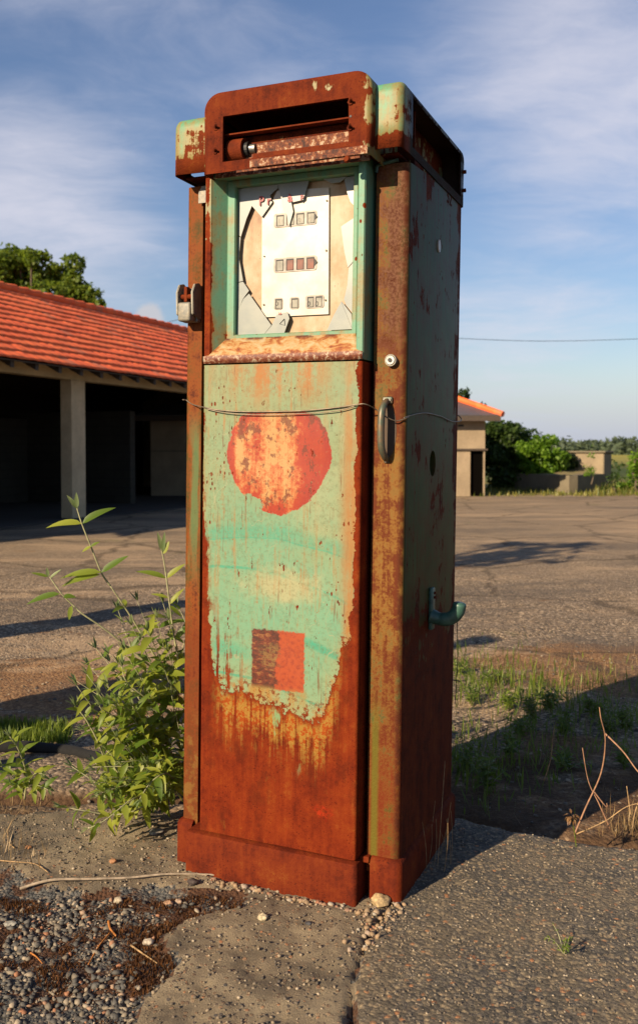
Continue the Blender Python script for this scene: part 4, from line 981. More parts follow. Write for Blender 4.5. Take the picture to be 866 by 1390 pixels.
def stone_mat(name, stops):
    m, k, b = mat(name); n = k.n.new('ShaderNodeNewGeometry'); r = n.outputs['Random Per Island']; P = k.coord('Object')
    c = k.ramp(r, stops); c = k.mix(k.mul(k.noise(P, 260, 4), 0.45), c, (0.10, 0.08, 0.06))
    setb(k, b, c, 0.75, nrm=k.bump(k.noise(P, 300, 3), 0.4, 0.002)); return m
M_ST1 = stone_mat('dark_chippings', [(0.0, (0.035, 0.037, 0.036)), (0.50, (0.105, 0.105, 0.095)), (0.72, (0.20, 0.17, 0.12)), (0.90, (0.42, 0.35, 0.25)), (0.98, (0.38, 0.16, 0.07))])
M_ST2 = stone_mat('yellow_pebbles', [(0.0, (0.26, 0.18, 0.10)), (0.5, (0.40, 0.27, 0.15)), (0.8, (0.42, 0.38, 0.30)), (1.0, (0.33, 0.13, 0.06))])
M_ST3 = stone_mat('yard_stones', [(0.0, (0.05, 0.045, 0.04)), (0.4, (0.15, 0.12, 0.085)), (0.8, (0.32, 0.25, 0.16)), (1.0, (0.50, 0.42, 0.30))])
def sample(cond, n, x0, x1, y0, y1):
    out = []
    while len(out) < n:
        x = rng.uniform(x0, x1); y = rng.uniform(y0, y1)
        i = min(np.searchsorted(xs, x), nx - 1); j = min(np.searchsorted(ys, y), ny - 1)
        if cond(j, i, x, y): out.append((x, y))
    return out
def mossv(x, y): return fbm(x, y, 7, 3, 9)
def moss_free(x, y): return mossv(x, y) < -0.03 or random.random() < 0.14
tag(stones('loose_gravel', sample(lambda j, i, x, y: gravz[j, i] and moss_free(x, y), 5200, -1.15, 0.05, 1.45, 2.35), 0.0022, 0.0105, M_ST1, 0.55, jag=0.30), kind='stuff')
tag(stones('loose_grit', sample(lambda j, i, x, y: zoneL[j, i], 4200, -1.3, 0.3, 1.5, 3.0), 0.0010, 0.0058, M_ST3, 0.6), kind='stuff')
tag(stones('loose_grit', sample(lambda j, i, x, y: zoneR[j, i], 9000, 0.1, 1.6, 1.5, 3.0), 0.0014, 0.0044, M_ST3, 0.55), kind='stuff')
# moss cushions between the chippings: short tufts
mp = [p for p in sample(lambda j, i, x, y: gravz[j, i], 42000, -1.15, 0.05, 1.45, 2.35) if mossv(*p) > -0.05]
def tuft_cloud(pts):
    V = np.zeros((len(pts), 3, 3)); 
    for i, (x, y) in enumerate(pts):
        h = 0.003 + 0.010 * min(1, max(0, mossv(x, y) * 4)) * rng.uniform(.7, 1.2); a = rng.random() * 6.28; w = 0.0022; z = zat(x, y) - 0.002
        lx, ly = rng.normal(0, .003, 2); c_, s_ = math.cos(a) * w, math.sin(a) * w
        V[i] = ((x - c_, y - s_, z), (x + c_, y + s_, z), (x + lx, y + ly, z + h))
    return V.reshape(-1, 3), np.arange(len(pts) * 3).reshape(-1, 3)
mv, mf = tuft_cloud(mp)
tag(npo('moss', mv, mf, leaf_mat('brown_moss', (0.045, 0.016, 0.006), (0.16, 0.065, 0.014), 0.15, 0.8)), kind='stuff')
jp = []
for _ in range(230):
    t = rng.random() ** 1.6; i = min(int(t * 3.2), 2); a, b = crack[i], crack[i + 1]; u = rng.random(); jp.append((a[0] + (b[0]-a[0]) * u + rng.normal(0, 0.018), a[1] + (b[1]-a[1]) * u + rng.normal(0, 0.018)))
for _ in range(170):       # crumbs along the foot of the pump
    u = rng.random(); p = PUMP_O + PUMP_M @ Vector((-0.50 + 0.52 * u, -0.075 - abs(rng.normal(0, 0.012)), 0)); jp.append((p.x, p.y))
tag(stones('yellow_grit', jp, 0.002, 0.011, M_ST2, 0.7, pw=2.2), kind='stuff')
tag(stones('yard_gravel', sample(lambda j, i, x, y: fz[j, i] == 0 and y > 2.7, 5200, -2.6, 3.0, 2.8, 6.5), 0.002, 0.012, M_ST3, 0.5, pw=2.6), kind='stuff')
def lone_stone(px, py, s, c, label, cat='stone', flat=0.7, seed=1):
    p = ground_at(px, py, 0.0); bm = bmesh.new(); bmesh.ops.create_icosphere(bm, subdivisions=3, radius=1)
    for v in bm.verts:
        v.co *= 1 + 0.28 * mnoise.noise(v.co * 1.3 + Vector((seed, 0, seed))) + 0.12 * mnoise.noise(v.co * 3.5 + Vector((seed, 3, 0)))
        v.co = Vector((v.co.x * s, v.co.y * s * 0.75, v.co.z * s * flat))
    o = bmo('stone', bm, simple('stone_%d' % seed, c, 0.8, 0, 0.35, 120, 0.6), None, smooth=True, auto=35)
    o.location = (p.x, p.y, zat(p.x, p.y) + s * flat * 0.55); tag(o, label, cat); return o
lone_stone(357, 1247, 0.013, (0.50, 0.42, 0.27), 'small cream pebble in front of the pump beside the darker pebble', seed=3)
lone_stone(419, 1249, 0.009, (0.05, 0.05, 0.055), 'small near black pebble in front of the pump, right of the cream one', seed=4, flat=0.5)
lone_stone(516, 1226, 0.024, (0.42, 0.30, 0.15), 'large crumbly yellow stone at the near foot of the pump', seed=5)
lone_stone(154, 1168, 0.011, (0.33, 0.16, 0.07), 'orange pebble casting a shadow on the left concrete, right of its twin', seed=6)
lone_stone(39, 1146, 0.011, (0.36, 0.17, 0.07), 'orange pebble near the left edge of the concrete', seed=7)
lone_stone(262, 1198, 0.014, (0.05, 0.035, 0.03), 'dark brown stone by the end of the dry stick', seed=8)
lone_stone(229, 1219, 0.012, (0.40, 0.24, 0.14), 'pinkish pebble on the gravel just below the stick, left of a paler one', seed=9)
lone_stone(242, 1215, 0.010, (0.44, 0.32, 0.22), 'pale pinkish pebble beside the dark brown stone', seed=10)
lone_stone(202, 1271, 0.013, (0.42, 0.36, 0.28), 'whitish pebble low on the gravel bed', seed=11)
lone_stone(14, 1245, 0.016, (0.32, 0.31, 0.26), 'flat grey stone on the gravel at the left edge', seed=12, flat=0.4)
lone_stone(161, 1215, 0.013, (0.40, 0.34, 0.24), 'pale stone in the moss below the middle of the stick', seed=13)
lone_stone(213, 1128, 0.022, (0.22, 0.20, 0.17), 'flat grey fragment on the concrete between shrub and pump', seed=14, flat=0.3)
# dry stick
P_ = [ground_at(*q, 0.0) for q in ((28, 1197), (70, 1196), (120, 1193), (175, 1190), (230, 1187), (290, 1187), (318, 1188))]
P_ = [Vector((p.x, p.y, zat(p.x, p.y) + 0.007)) for p in P_]
bm = bmesh.new(); sp_ = spline(P_, 5); tube(bm, sp_, [0.0042 - 0.0018 * i / len(sp_) for i in range(len(sp_))], 7)
tag(bmo('dry_stick', bm, simple('dry_wood', (0.30, 0.24, 0.17), 0.8, 0, 0.3, 60, 0.4), smooth=True), 'long thin pale dry stick lying along the concrete left of the pump foot', 'stick')
M_STRAW = simple('dry_straw', (0.34, 0.22, 0.10), 0.7, 0, 0.35, 50)
M_LEAFO = simple('orange_leaf', (0.42, 0.16, 0.03), 0.6)
def curl(name, pts, r, m, label, cat, z=0.004):
    Q = [ground_at(*q[:2], 0.0) for q in pts]; Q = [Vector((p.x, p.y, zat(p.x, p.y) + z + (q[2] if len(q) > 2 else 0))) for p, q in zip(Q, pts)]
    bm = bmesh.new(); sp = spline(Q, 5); tube(bm, sp, [r * (1 - 0.5 * i / len(sp)) for i in range(len(sp))], 6); return tag(bmo(name, bm, m, smooth=True), label, cat)
curl('curled_leaf', [(148, 1241), (150, 1252), (158, 1262)], 0.0040, M_LEAFO, 'bright orange curled dry leaf on the gravel bed', 'leaf')
curl('dry_twig', [(150, 1258), (135, 1275), (120, 1297)], 0.0024, M_LEAFO, 'orange dry twig on the gravel running down from the curled leaf', 'twig')
curl('dry_twig', [(178, 1273), (195, 1284), (214, 1297)], 0.0026, M_STRAW, 'pale straw twig low on the gravel pointing at the whitish pebble', 'twig')
curl('dry_twig', [(42, 1282), (50, 1290), (58, 1300)], 0.002, M_LEAFO, 'short reddish twig at the left end of the gravel bed', 'twig')
curl('dry_twig', [(0, 1166), (20, 1170), (48, 1172), (66, 1181)], 0.002, M_STRAW, 'thin straw stem at the left edge above the long stick', 'twig')
curl('dry_twig', [(20, 1150), (12, 1140), (14, 1125, .01), (34, 1105, .03)], 0.0018, M_STRAW, 'hooked brown stem under the small left shrub', 'twig')

# black strip standing in for the shaded hollow behind the apron, left
bm = bmesh.new(); kp = [ground_at(*q, YZ) for q in ((-90, 1022), (-20, 1019), (50, 1018), (110, 1026), (160, 1040), (200, 1052))]
tube(bm, spline([Vector((p.x, p.y, YZ + 0.012)) for p in kp], 6), 0.022, 10)
for v in bm.verts: v.co += Vector((0, 0, 0.006 * mnoise.noise(v.co * 12)))
tag(bmo('hollow_shade_strip', bm, simple('hollow_shade_black', (0.006, 0.006, 0.006), 0.95, 0, 0.3, 60, 0.5), smooth=True), 'black strip standing in for the shaded hollow behind the apron under the green shrub', 'shade strip')

# ============================================================ LEAVES AND PLANTS
class Leaves:
    def __init__(s): s.V = []; s.F = []
    def leaf(s, p, d, up, L_, w, droop=0.3, fold=0.25, n=6):
        d = d.normalized(); side = d.cross(up)
        if side.length < 1e-4: side = d.orthogonal()
        side.normalize(); up = side.cross(d).normalized(); b = len(s.V)
        for i in range(n + 1):
            t = i / n; ww = w * (math.sin(math.pi * min(1, (t * 0.93 + 0.05))) ** 0.75) * (1.12 - 0.55 * t) if 0 < i < n else w * 0.02
            c = p + d * (L_ * t) - up * (droop * L_ * t * t)
            lift = up * ww * fold
            s.V += [c - side * ww + lift, c, c + side * ww + lift]
        for i in range(n):
            a = b + i * 3; s.F += [(a, a + 1, a + 4, a + 3), (a + 1, a + 2, a + 5, a + 4)]
    def build(s, name, m, parent): return npo(name, np.array([v[:] for v in s.V]), np.array(s.F), m, parent, smooth=True)
M_BUD = leaf_mat('shrub_leaf', (0.10, 0.18, 0.020), (0.36, 0.40, 0.050), 0.45)
M_BUDP = leaf_mat('pale_shoot_leaf', (0.14, 0.20, 0.07), (0.26, 0.31, 0.13), 0.25)
M_STEM = simple('pale_stem', (0.30, 0.30, 0.16), 0.6, 0, 0.2, 60)
UP = Vector((0, 0, 1))
def stem(bmS, LV, LP, pts, r, nodes, lmin, lmax, seed=0, tip=True, spread=1.0):
    rd = random.Random(seed); sp = spline(pts, 7); n = len(sp)
    tube(bmS, sp, [r * (1 - 0.6 * i / n) for i in range(n)], 6)
    a0 = rd.random() * 3
    for q in range(nodes):
        f = 0.15 + 0.80 * (q + 0.5) / nodes; i = int(f * (n - 1)); p = sp[i]; t = (sp[min(i+1, n-1)] - sp[max(i-1, 0)]).normalized()
        a0 += math.pi / 2 + rd.uniform(-0.3, 0.3); u = t.orthogonal().normalized(); v = t.cross(u)
        for s_ in (0, math.pi):
            dirn = (u * math.cos(a0 + s_) + v * math.sin(a0 + s_)) * spread + t * rd.uniform(0.35, 0.8)
            L_ = rd.uniform(lmin, lmax) * (1.0 - 0.15 * f)
            LV.leaf(p, dirn, UP + Vector((rd.uniform(-.4, .4), rd.uniform(-.9, .1), 0)), L_, L_ * rd.uniform(0.15, 0.22), rd.uniform(0.1, 0.6), rd.uniform(0.1, 0.5))
            if rd.random() < 0.55:
                LP.leaf(p, dirn * 0.5 + t, UP, L_ * 0.45, L_ * 0.06, 0.2, 0.4, 4)
    if tip:
        t = (sp[-1] - sp[-3]).normalized()
        for j in range(4):
            u = t.orthogonal(); u.rotate(Matrix.Rotation(j * 1.57 + a0, 3, t)); LP.leaf(sp[-1], t + u * rd.uniform(.15, .45), UP, rd.uniform(0.5, 0.8) * lmin, lmin * 0.10, -0.1, 0.4, 4)
def shrub():
    root_p = Vector((at(225, 1080, 2.86).x, 2.86, YZ + 0.02)); t = empty('green_shrub', root_p)
    tag(t, 'leafy green shrub with pale shoots growing against the left side of the pump', 'shrub')
    bS = bmesh.new(); LV = Leaves(); LP = Leaves()
    def W(L_): return [at(a, b, Y) - root_p for a, b, Y in L_]
    stem(bS, LV, LP, W([(246, 960, 2.86), (232, 915, 2.88), (211, 891, 2.88), (180, 840, 2.85), (150, 795, 2.83)]), 0.0052, 4, 0.05, 0.09, 1, False)
    # the tall shoot, with its leaf pairs placed as they grow
    P_ = W([(150, 795, 2.83), (138, 777, 2.82), (124, 742, 2.81), (112, 712, 2.80), (105, 690, 2.80)]); tube(bS, spline(P_, 6), [0.0036 - 0.0016 * i / 24 for i in range(25)], 6)
    def LF(a, b, w, droop=0.25, Y=2.80, pale=False, fold=0.3, yt=0.0):
        p = at(*a, Y) - root_p; e = at(*b, Y + yt) - root_p; d = e - p; L_ = d.length
        # keep the chord: raise the start direction by the droop
        up = Vector((0, -0.35, 1)).normalized(); d2 = d + up * droop * L_; (LP if pale else LV).leaf(p, d2, up + Vector((0.1, -0.5, 0)), L_ * 1.0, w * L_, droop, fold)
    LF((112, 711), (66, 722), .14, .45); LF((112, 711), (155, 692), .15, .35); LF((138, 777), (175, 755), .15, .1); LF((138, 777), (85, 790), .12, .35); LF((136, 780), (86, 800), .13, .3)
    LF((124, 742), (112, 750), .22, .2); LF((124, 742), (136, 736), .22, .2)
    LF((105, 690), (91, 672), .17, 0, pale=True); LF((105, 690), (104, 668), .16, 0, pale=True); LF((106, 692), (97, 676), .15, .1, pale=True)
    P_ = W([(243, 900, 2.84), (236, 860, 2.84), (230, 815, 2.83), (226, 783, 2.83), (222, 757, 2.83), (219, 745, 2.83)]); tube(bS, spline(P_, 6), [0.0036 - 0.0014 * i / 30 for i in range(31)], 6)
    LF((226, 785), (185, 779), .12, .35, 2.83); LF((226, 785), (252, 766), .15, .15, 2.83); LF((221, 750), (214, 722), .12, 0, 2.83, True); LF((221, 750), (224, 722), .12, 0, 2.83, True)
    LF((221, 752), (230, 735), .28, .1, 2.83); LF((229, 812), (205, 808), .12, .3, 2.83); LF((231, 820), (250, 800), .14, .3, 2.83); LF((230, 822), (246, 838), .16, .2, 2.83)
    P_ = W([(205, 905, 2.85), (175, 880, 2.83), (140, 852, 2.80), (112, 833, 2.78), (98, 820, 2.78), (84, 806, 2.77), (68, 783, 2.77)]); tube(bS, spline(P_, 6), [0.0034 - 0.0014 * i / 36 for i in range(37)], 6)
    LF((82, 806), (38, 824), .13, .3, 2.77); LF((66, 783), (42, 778), .12, .1, 2.77); LF((68, 785), (84, 773), .12, .1, 2.77, True); LF((86, 810), (103, 812), .28, .25, 2.77); LF((98, 822), (94, 842), .2, .1, 2.77); LF((66, 783), (64, 770), .2, 0, 2.77, True)
    rd = random.Random(5)
    # the body of the shrub
    shoots = []
    for i in range(40):
        ex = rd.uniform(100, 244); ey = rd.uniform(815, 1050); 
        if ex < 150 and rd.random() < 0.5: ex += 55
        if ey < 880 and ex < 150: ey += 100
        shoots.append((ex, ey, rd.uniform(2.68, 3.02)))
    for i, (ex, ey, Y) in enumerate(shoots):
        bx, by = rd.uniform(215, 250), min(1075, ey + rd.uniform(70, 170))
        mx_, my_ = (bx + ex) / 2 + rd.uniform(-8, 18), (by + ey) / 2 + rd.uniform(-10, 25)
        stem(bS, LV, LP, W([(bx, by, 2.86), (mx_, my_, (Y + 2.86) / 2), (ex, ey, Y)]), 0.0020, rd.randint(4, 6), 0.058, 0.100, 100 + i)
    # long shoots leaning out low to the left, and one creeping over the apron
    stem(bS, LV, LP, W([(150, 1052, 2.78), (135, 1010, 2.74), (118, 978, 2.72), (104, 960, 2.72)]), 0.0040, 6, 0.055, 0.085, 301)
    stem(bS, LV, LP, W([(220, 965, 2.80), (195, 945, 2.74), (172, 925, 2.72), (166, 905, 2.72)]), 0.0034, 5, 0.055, 0.085, 302)
    stem(bS, LV, LP, W([(215, 1080, 2.72), (185, 1100, 2.64), (150, 1106, 2.62), (112, 1100, 2.60), (84, 1095, 2.60)]), 0.0030, 8, 0.045, 0.07, 303)
    stem(bS, LV, LP, W([(215, 1075, 2.74), (180, 1085, 2.62), (145, 1112, 2.56), (120, 1125, 2.55)]), 0.0026, 7, 0.04, 0.065, 304)
    stem(bS, LV, LP, W([(238, 1060, 2.74), (225, 1050, 2.66), (205, 1062, 2.62), (190, 1085, 2.60)]), 0.0026, 7, 0.045, 0.07, 305)
    for i in range(14):
        ex, ey = rd.uniform(95, 200), rd.uniform(950, 1075)
        stem(bS, LV, LP, W([(225, 1060, 2.84), ((225 + ex) / 2, ey + 35, 2.76), (ex, ey, rd.uniform(2.66, 2.80))]), 0.0022, 6, 0.05, 0.085, 360 + i)
    for i in range(20):
        ex, ey = rd.uniform(120, 240), rd.uniform(1030, 1105)
        stem(bS, LV, LP, W([(240, 1055, 2.80), ((240 + ex) / 2, min(ey, 1060), 2.72), (ex, ey, rd.uniform(2.60, 2.70))]), 0.0024, 6, 0.038, 0.062, 320 + i)
    bmo('stem', bS, M_STEM, t, smooth=True); LV.build('foliage', M_BUD, t); LP.build('young_foliage', M_BUDP, t)
shrub()
def shrub2():
    rp = Vector((at(32, 1085, 2.92).x, 2.92, YZ - 0.01)); t = empty('green_shrub', rp); tag(t, 'small green sapling at the left edge behind the apron, beside the black shade strip', 'shrub')
    bS = bmesh.new(); LV = Leaves(); LP = Leaves()
    def W(L_): return [at(a, b, Y) - rp for a, b, Y in L_]
    stem(bS, LV, LP, W([(34, 1085, 2.92), (36, 1050, 2.90), (26, 1018, 2.86), (14, 1000, 2.84)]), 0.0036, 7, 0.055, 0.085, 41)
    stem(bS, LV, LP, W([(34, 1075, 2.92), (46, 1052, 2.88), (58, 1050, 2.84)]), 0.0026, 5, 0.05, 0.07, 42)
    stem(bS, LV, LP, W([(34, 1078, 2.92), (16, 1052, 2.90), (2, 1040, 2.86)]), 0.0026, 5, 0.05, 0.07, 43)
    stem(bS, LV, LP, W([(32, 1080, 2.90), (22, 1068, 2.84), (14, 1062, 2.80)]), 0.0022, 5, 0.04, 0.06, 44)
    stem(bS, LV, LP, W([(36, 1070, 2.92), (50, 1066, 2.86), (66, 1072, 2.82)]), 0.0022, 4, 0.04, 0.06, 45)
    bmo('stem', bS, M_STEM, t, smooth=True); LV.build('foliage', M_BUD, t); LP.build('young_foliage', M_BUDP, t)
shrub2()
# grass blades and weeds
def blades(name, pts, h0, h1, m, w=0.002, lean=0.5, kind='stuff', droop=0.35, n=3):
    LV = Leaves()
    for (x, y) in pts:
        h = rng.uniform(h0, h1); a = rng.random() * 6.28; l = rng.random() * lean
        LV.leaf(Vector((x, y, zat(x, y) - 0.003)), Vector((math.cos(a) * l, math.sin(a) * l, 1)), Vector((math.cos(a), math.sin(a), 0.1)), h, w * rng.uniform(.6, 1.4), droop * rng.random(), 0.2, n)
    o = LV.build(name, m, None); return tag(o, kind=kind)
M_GRASS = leaf_mat('grass_blade', (0.07, 0.12, 0.015), (0.20, 0.26, 0.03), 0.35)
M_DRYG = leaf_mat('dry_grass_blade', (0.22, 0.14, 0.06), (0.38, 0.27, 0.13), 0.2)
def patch(px0, px1, py0, py1, n, z=YZ):
    return [gxy(rng.uniform(px0, px1), rng.uniform(py0, py1), z) for _ in range(n)]
def gauss(px, py, sx_, sy_, n, z=YZ):
    return [gxy(px + rng.normal(0, sx_), py + rng.normal(0, sy_), z) for _ in range(n)]
blades('grass', patch(-30, 95, 986, 1012, 1500), 0.03, 0.07, M_GRASS, 0.0035, 1.2)
wp = gauss(725, 950, 26, 16, 150) + gauss(640, 935, 20, 14, 160) + gauss(850, 978, 40, 14, 150) + gauss(780, 970, 40, 18, 90) + gauss(650, 1040, 30, 30, 260) + gauss(700, 1050, 60, 30, 90) + gauss(760, 1020, 60, 25, 200) + gauss(625, 900, 10, 8, 50)
wp = [p for p in wp if p[1] > np.interp(p[0], [q[0] for q in edge_back], [q[1] for q in edge_back]) + 0.03]
wp += [p for p in gauss(760, 935, 70, 18, 420) + gauss(660, 915, 30, 16, 160)]
blades('grass', wp, 0.03, 0.11, M_GRASS, 0.0028, 1.0)
blades('dry_grass', [p for p in gauss(860, 1130, 20, 8, 200) + gauss(740, 990, 60, 40, 250) + gauss(760, 930, 70, 25, 500) + gauss(20, 1160, 25, 10, 60, 0) + gauss(20, 1090, 30, 8, 60) if True], 0.02, 0.08, M_DRYG, 0.0013, 1.6, droop=0.8)
def broad(name, px, py, n, hh, label, seed, z=YZ, m=None, lmin=0.02, lmax=0.04, sp=0.09):
    rd = random.Random(seed); p = ground_at(px, py, z); p.z = zat(p.x, p.y); t = empty(name, p); tag(t, label, 'weed', 'green weeds behind the apron')
    bS = bmesh.new(); LV = Leaves(); LP = Leaves()
    for i in range(n):
        a = rd.random() * 6.28; r_ = rd.random() * sp; e = Vector((math.cos(a) * r_, math.sin(a) * r_, hh * rd.uniform(.5, 1)))
        stem(bS, LV, LP, [Vector((0, 0, 0)) + e * 0.05, e * 0.5 + Vector((0, 0, .01)), e], 0.0014, rd.randint(5, 8), lmin, lmax, seed * 50 + i)
    bmo('stem', bS, M_STEM, t); LV.build('foliage', m or M_GRASS, t); LP.build('young_foliage', M_GRASS, t)
for i_, (a_, b_, n_, h_, l_) in enumerate(((690, 965, 9, 0.10, 'spreading weed left of the tallest weed'), (742, 968, 10, 0.12, 'bushy weed close behind the tallest weed'), (705, 1000, 8, 0.09, 'half shaded weed in front of the tallest weed'), (800, 975, 9, 0.10, 'weed in the sun behind the top of the forked dry stem'),
        (826, 1000, 9, 0.11, 'weed seen between the two arms of the forked dry stem'), (622, 915, 5, 0.07, 'small lit weed touching the edge of the pump above the others'), (672, 930, 7, 0.07, 'low lit weed in the dry litter right of the hanging cord'), (630, 1050, 9, 0.14, 'dark weed in the shadow against the side of the pump'), (690, 1030, 8, 0.11, 'shaded weed between the pump side and the single thin dry stem'), (845, 1045, 8, 0.10, 'shaded weed low behind the arching pale stem'), (770, 1045, 7, 0.08, 'small shaded weed left of the crossing dry stems'))):
    broad('weed', a_, b_, n_, h_, l_, 70 + i_)
broad('weed', 722, 985, 12, 0.17, 'taller green weed in the sunlit patch right of the pump', 61)
broad('weed', 765, 1000, 9, 0.13, 'low green weed between the tall one and the dry twigs', 62)
broad('weed', 640, 955, 8, 0.10, 'green weed just right of the pump behind the hanging cord', 63)
broad('weed', 850, 995, 10, 0.12, 'green weed behind the dry twigs at the right edge', 64)
broad('weed', 660, 1075, 10, 0.14, 'shaded weed at the back edge of the apron beside the pump', 65)
broad('weed', 765, 1296, 5, 0.05, 'tiny yellow green weed sprouting from the apron in the foreground', 66, 0, None, 0.006, 0.012, 0.05)
# dry grass stems at the shaded foot of the pump
bm = bmesh.new(); rd = random.Random(3)
t0 = empty('dry_grass_tuft', ground_at(590, 1180, 0)); tag(t0, 'thin dry grass stems standing against the shaded right foot of the pump', 'grass tuft')
for i in range(13):
    b0 = Vector((rd.uniform(-.03, .05), rd.uniform(-0.02, .10), -0.002)); h_ = rd.uniform(0.07, 0.16); q = Vector((rd.uniform(-.03, .035), rd.uniform(-.02, .03), h_))
    bm = bmesh.new(); tube(bm, spline([b0, b0 + q * 0.5 + Vector((0.004, 0, 0)), b0 + q], 4), 0.0007, 4); bmo('stalk', bm, M_STRAW, t0)
bm = bmesh.new(); tube(bm, spline([Vector((0.01, .02, 0)), Vector((0.02, 0.03, .12)), Vector((0.035, 0.06, .28))], 4), 0.0009, 4); bmo('stalk', bm, M_STRAW, t0)
# dry twigs on the right
def twig(name, segs, r, m, label):
    base = at(*segs[0][0]); t = empty(name, base); tag(t, label, 'dry twigs')
    for s_ in segs:
        P_ = spline([at(*q) - base for q in s_], 6); bm = bmesh.new(); tube(bm, P_, [r * (1 - 0.55 * i / len(P_)) for i in range(len(P_))], 6); bmo('stalk', bm, m, t, smooth=True)
M_TWIG = simple('dry_twig_bark', (0.30, 0.16, 0.09), 0.7, 0, 0.3, 50)
Yt = 2.70
twig('dry_twig', [[(779, 1133, Yt), (795, 1095, Yt), (815, 1050, Yt), (821, 1005, Yt - .02), (815, 975, Yt - .03), (813, 960, Yt - .03)],
                  [(820, 995, Yt), (845, 1020, Yt - .05), (866, 1048, Yt - .1), (885, 1062, Yt - .12)]], 0.0028, M_TWIG, 'tall forked dry stem behind the right part of the apron')
twig('dry_twig', [[(828, 1126, Yt), (812, 1090, Yt), (798, 1060, Yt + .02), (790, 1015, Yt + .03)], [(806, 1075, Yt), (822, 1095, Yt), (823, 1090, Yt)]], 0.0024, M_TWIG, 'shorter dry stem crossing the tall forked one')
twig('dry_twig', [[(782, 1132, Yt - .02), (820, 1115, Yt - .04), (850, 1095, Yt - .06), (880, 1088, Yt - .08)], [(858, 1125, Yt - .05), (862, 1100, Yt - .05), (872, 1075, Yt - .05)], [(856, 1110, Yt), (850, 1067, Yt)]], 0.0022, M_STRAW, 'low arching pale dry stem reaching out of the right side')
twig('dry_twig', [[(738, 1060, 2.95), (747, 1030, 2.95), (750, 1000, 2.95), (754, 980, 2.95)]], 0.0016, M_STRAW, 'single thin dry stem among the weeds')
# little dead flower head
def brown_head():
    p = at(776, 1130, 2.62); t = empty('withered_flower', Vector((p.x, p.y, zat(p.x, p.y)))); tag(t, 'small withered brown flower head at the back edge of the apron', 'withered flower')
    LV = Leaves(); rd = random.Random(8); c = at(775, 1109, 2.62) - t.location
    for i in range(34):
        d = Vector((rd.uniform(-1, 1), rd.uniform(-1, 1), rd.uniform(-.7, 1))); LV.leaf(c + d * 0.010, d + Vector((0, 0, -.5)), UP, 0.016, 0.004, .4, .5, 3)
    LV.build('petals', leaf_mat('withered_leaf', (0.14, 0.07, 0.03), (0.34, 0.20, 0.08), 0.1), t)
    bm = bmesh.new(); tube(bm, spline([Vector((0.012, 0, 0)), c * 0.5 + Vector((.008, 0, 0)), c], 4), 0.0016, 5); bmo('stem', bm, M_GRASS, t)
brown_head()
# ============================================================ BARN ON THE LEFT
bo = ground_at(99, 706, YZ); bdir = Vector((941 - 433, 1238, 0)).normalized()
BM = Matrix(((bdir.x, -bdir.y, 0), (bdir.y, bdir.x, 0), (0, 0, 1)))      # local x runs along the front, local y away into the barn (to the left)
BMT = BM.transposed()
barn = empty('long_barn', Vector((bo.x, bo.y, YZ)), BM.to_euler()); tag(barn, 'long open fronted barn with a bright orange tiled roof and square pillars', 'barn')
def bpl(px, py, y=0.0):
    d = BMT @ ray(px, py); o = BMT @ (CAM - barn.location); return o + d * ((y - o.y) / d.y)
beamt = bpl(99, 499, -0.02).z; beamb = bpl(99, 515, -0.02).z
def plaster(name, c, block=False):
    m, k, b = mat(name); P = k.coord('Object'); n = k.noise(P, 1.6, 6, 0.65); f = k.noise(P, 24, 5)
    col = k.mix(k.sm(n, 0.35, 0.7), tuple(v * 0.72 for v in c), c); col = k.mix(k.mul(k.sm(f, 0.45, 0.7), 0.3), col, tuple(v * 0.6 for v in c)); h = f
    if block:
        br = k.n.new('ShaderNodeTexBrick'); x, y, z = k.sep(P); k.put(br, 'Vector', k.comb(k.add(x, y), z, 0.0)); br.inputs['Scale'].default_value = 1.0
        br.inputs['Brick Width'].default_value = 0.5; br.inputs['Row Height'].default_value = 0.2; br.inputs['Mortar Size'].default_value = 0.012
        col = k.mix(k.mul(br.outputs['Fac'], 0.6), col, tuple(v * 0.45 for v in c)); h = k.sub(f, br.outputs['Fac'])
    setb(k, b, col, 0.9, nrm=k.bump(h, 0.4, 0.01)); return m
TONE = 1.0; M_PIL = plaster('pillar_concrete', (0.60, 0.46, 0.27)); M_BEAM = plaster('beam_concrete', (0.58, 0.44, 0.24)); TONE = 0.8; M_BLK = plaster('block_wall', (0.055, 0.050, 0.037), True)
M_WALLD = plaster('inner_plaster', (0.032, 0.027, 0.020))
xs0, xs1 = -7.5, 13.0; depth = 7.0
def bb(name, a, m, par=barn, bev=0.01):
    bm = bmesh.new(); box(bm, *a, bev, 1); return bmo(name, bm, m, par)
pw = 0.46
for i, xx in enumerate((-6.0, 0.0, 6.0, 12.3)):
    bb('pillar', (xx, xx + 0.40, 0.0, 0.25, 0, beamb + 0.0), M_PIL)
bb('beam', (xs0, xs1, 0.01, 0.24, beamb, beamt), M_BEAM)
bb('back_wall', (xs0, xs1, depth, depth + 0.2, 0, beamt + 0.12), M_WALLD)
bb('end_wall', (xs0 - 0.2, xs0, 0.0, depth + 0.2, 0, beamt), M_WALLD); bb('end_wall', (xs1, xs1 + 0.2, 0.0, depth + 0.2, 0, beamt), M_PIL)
pr = bb('block_partition', (4.2, 4.4, 1.6, depth, 0, 2.15), M_BLK)
bb('block_partition', (2.6, 4.2, 4.5, 4.7, 0, 2.0), M_BLK)
fl = bb('floor_slab', (xs0, xs1, -0.15, depth, -0.1, 0.03), plaster('barn_floor', (0.06, 0.05, 0.04)))
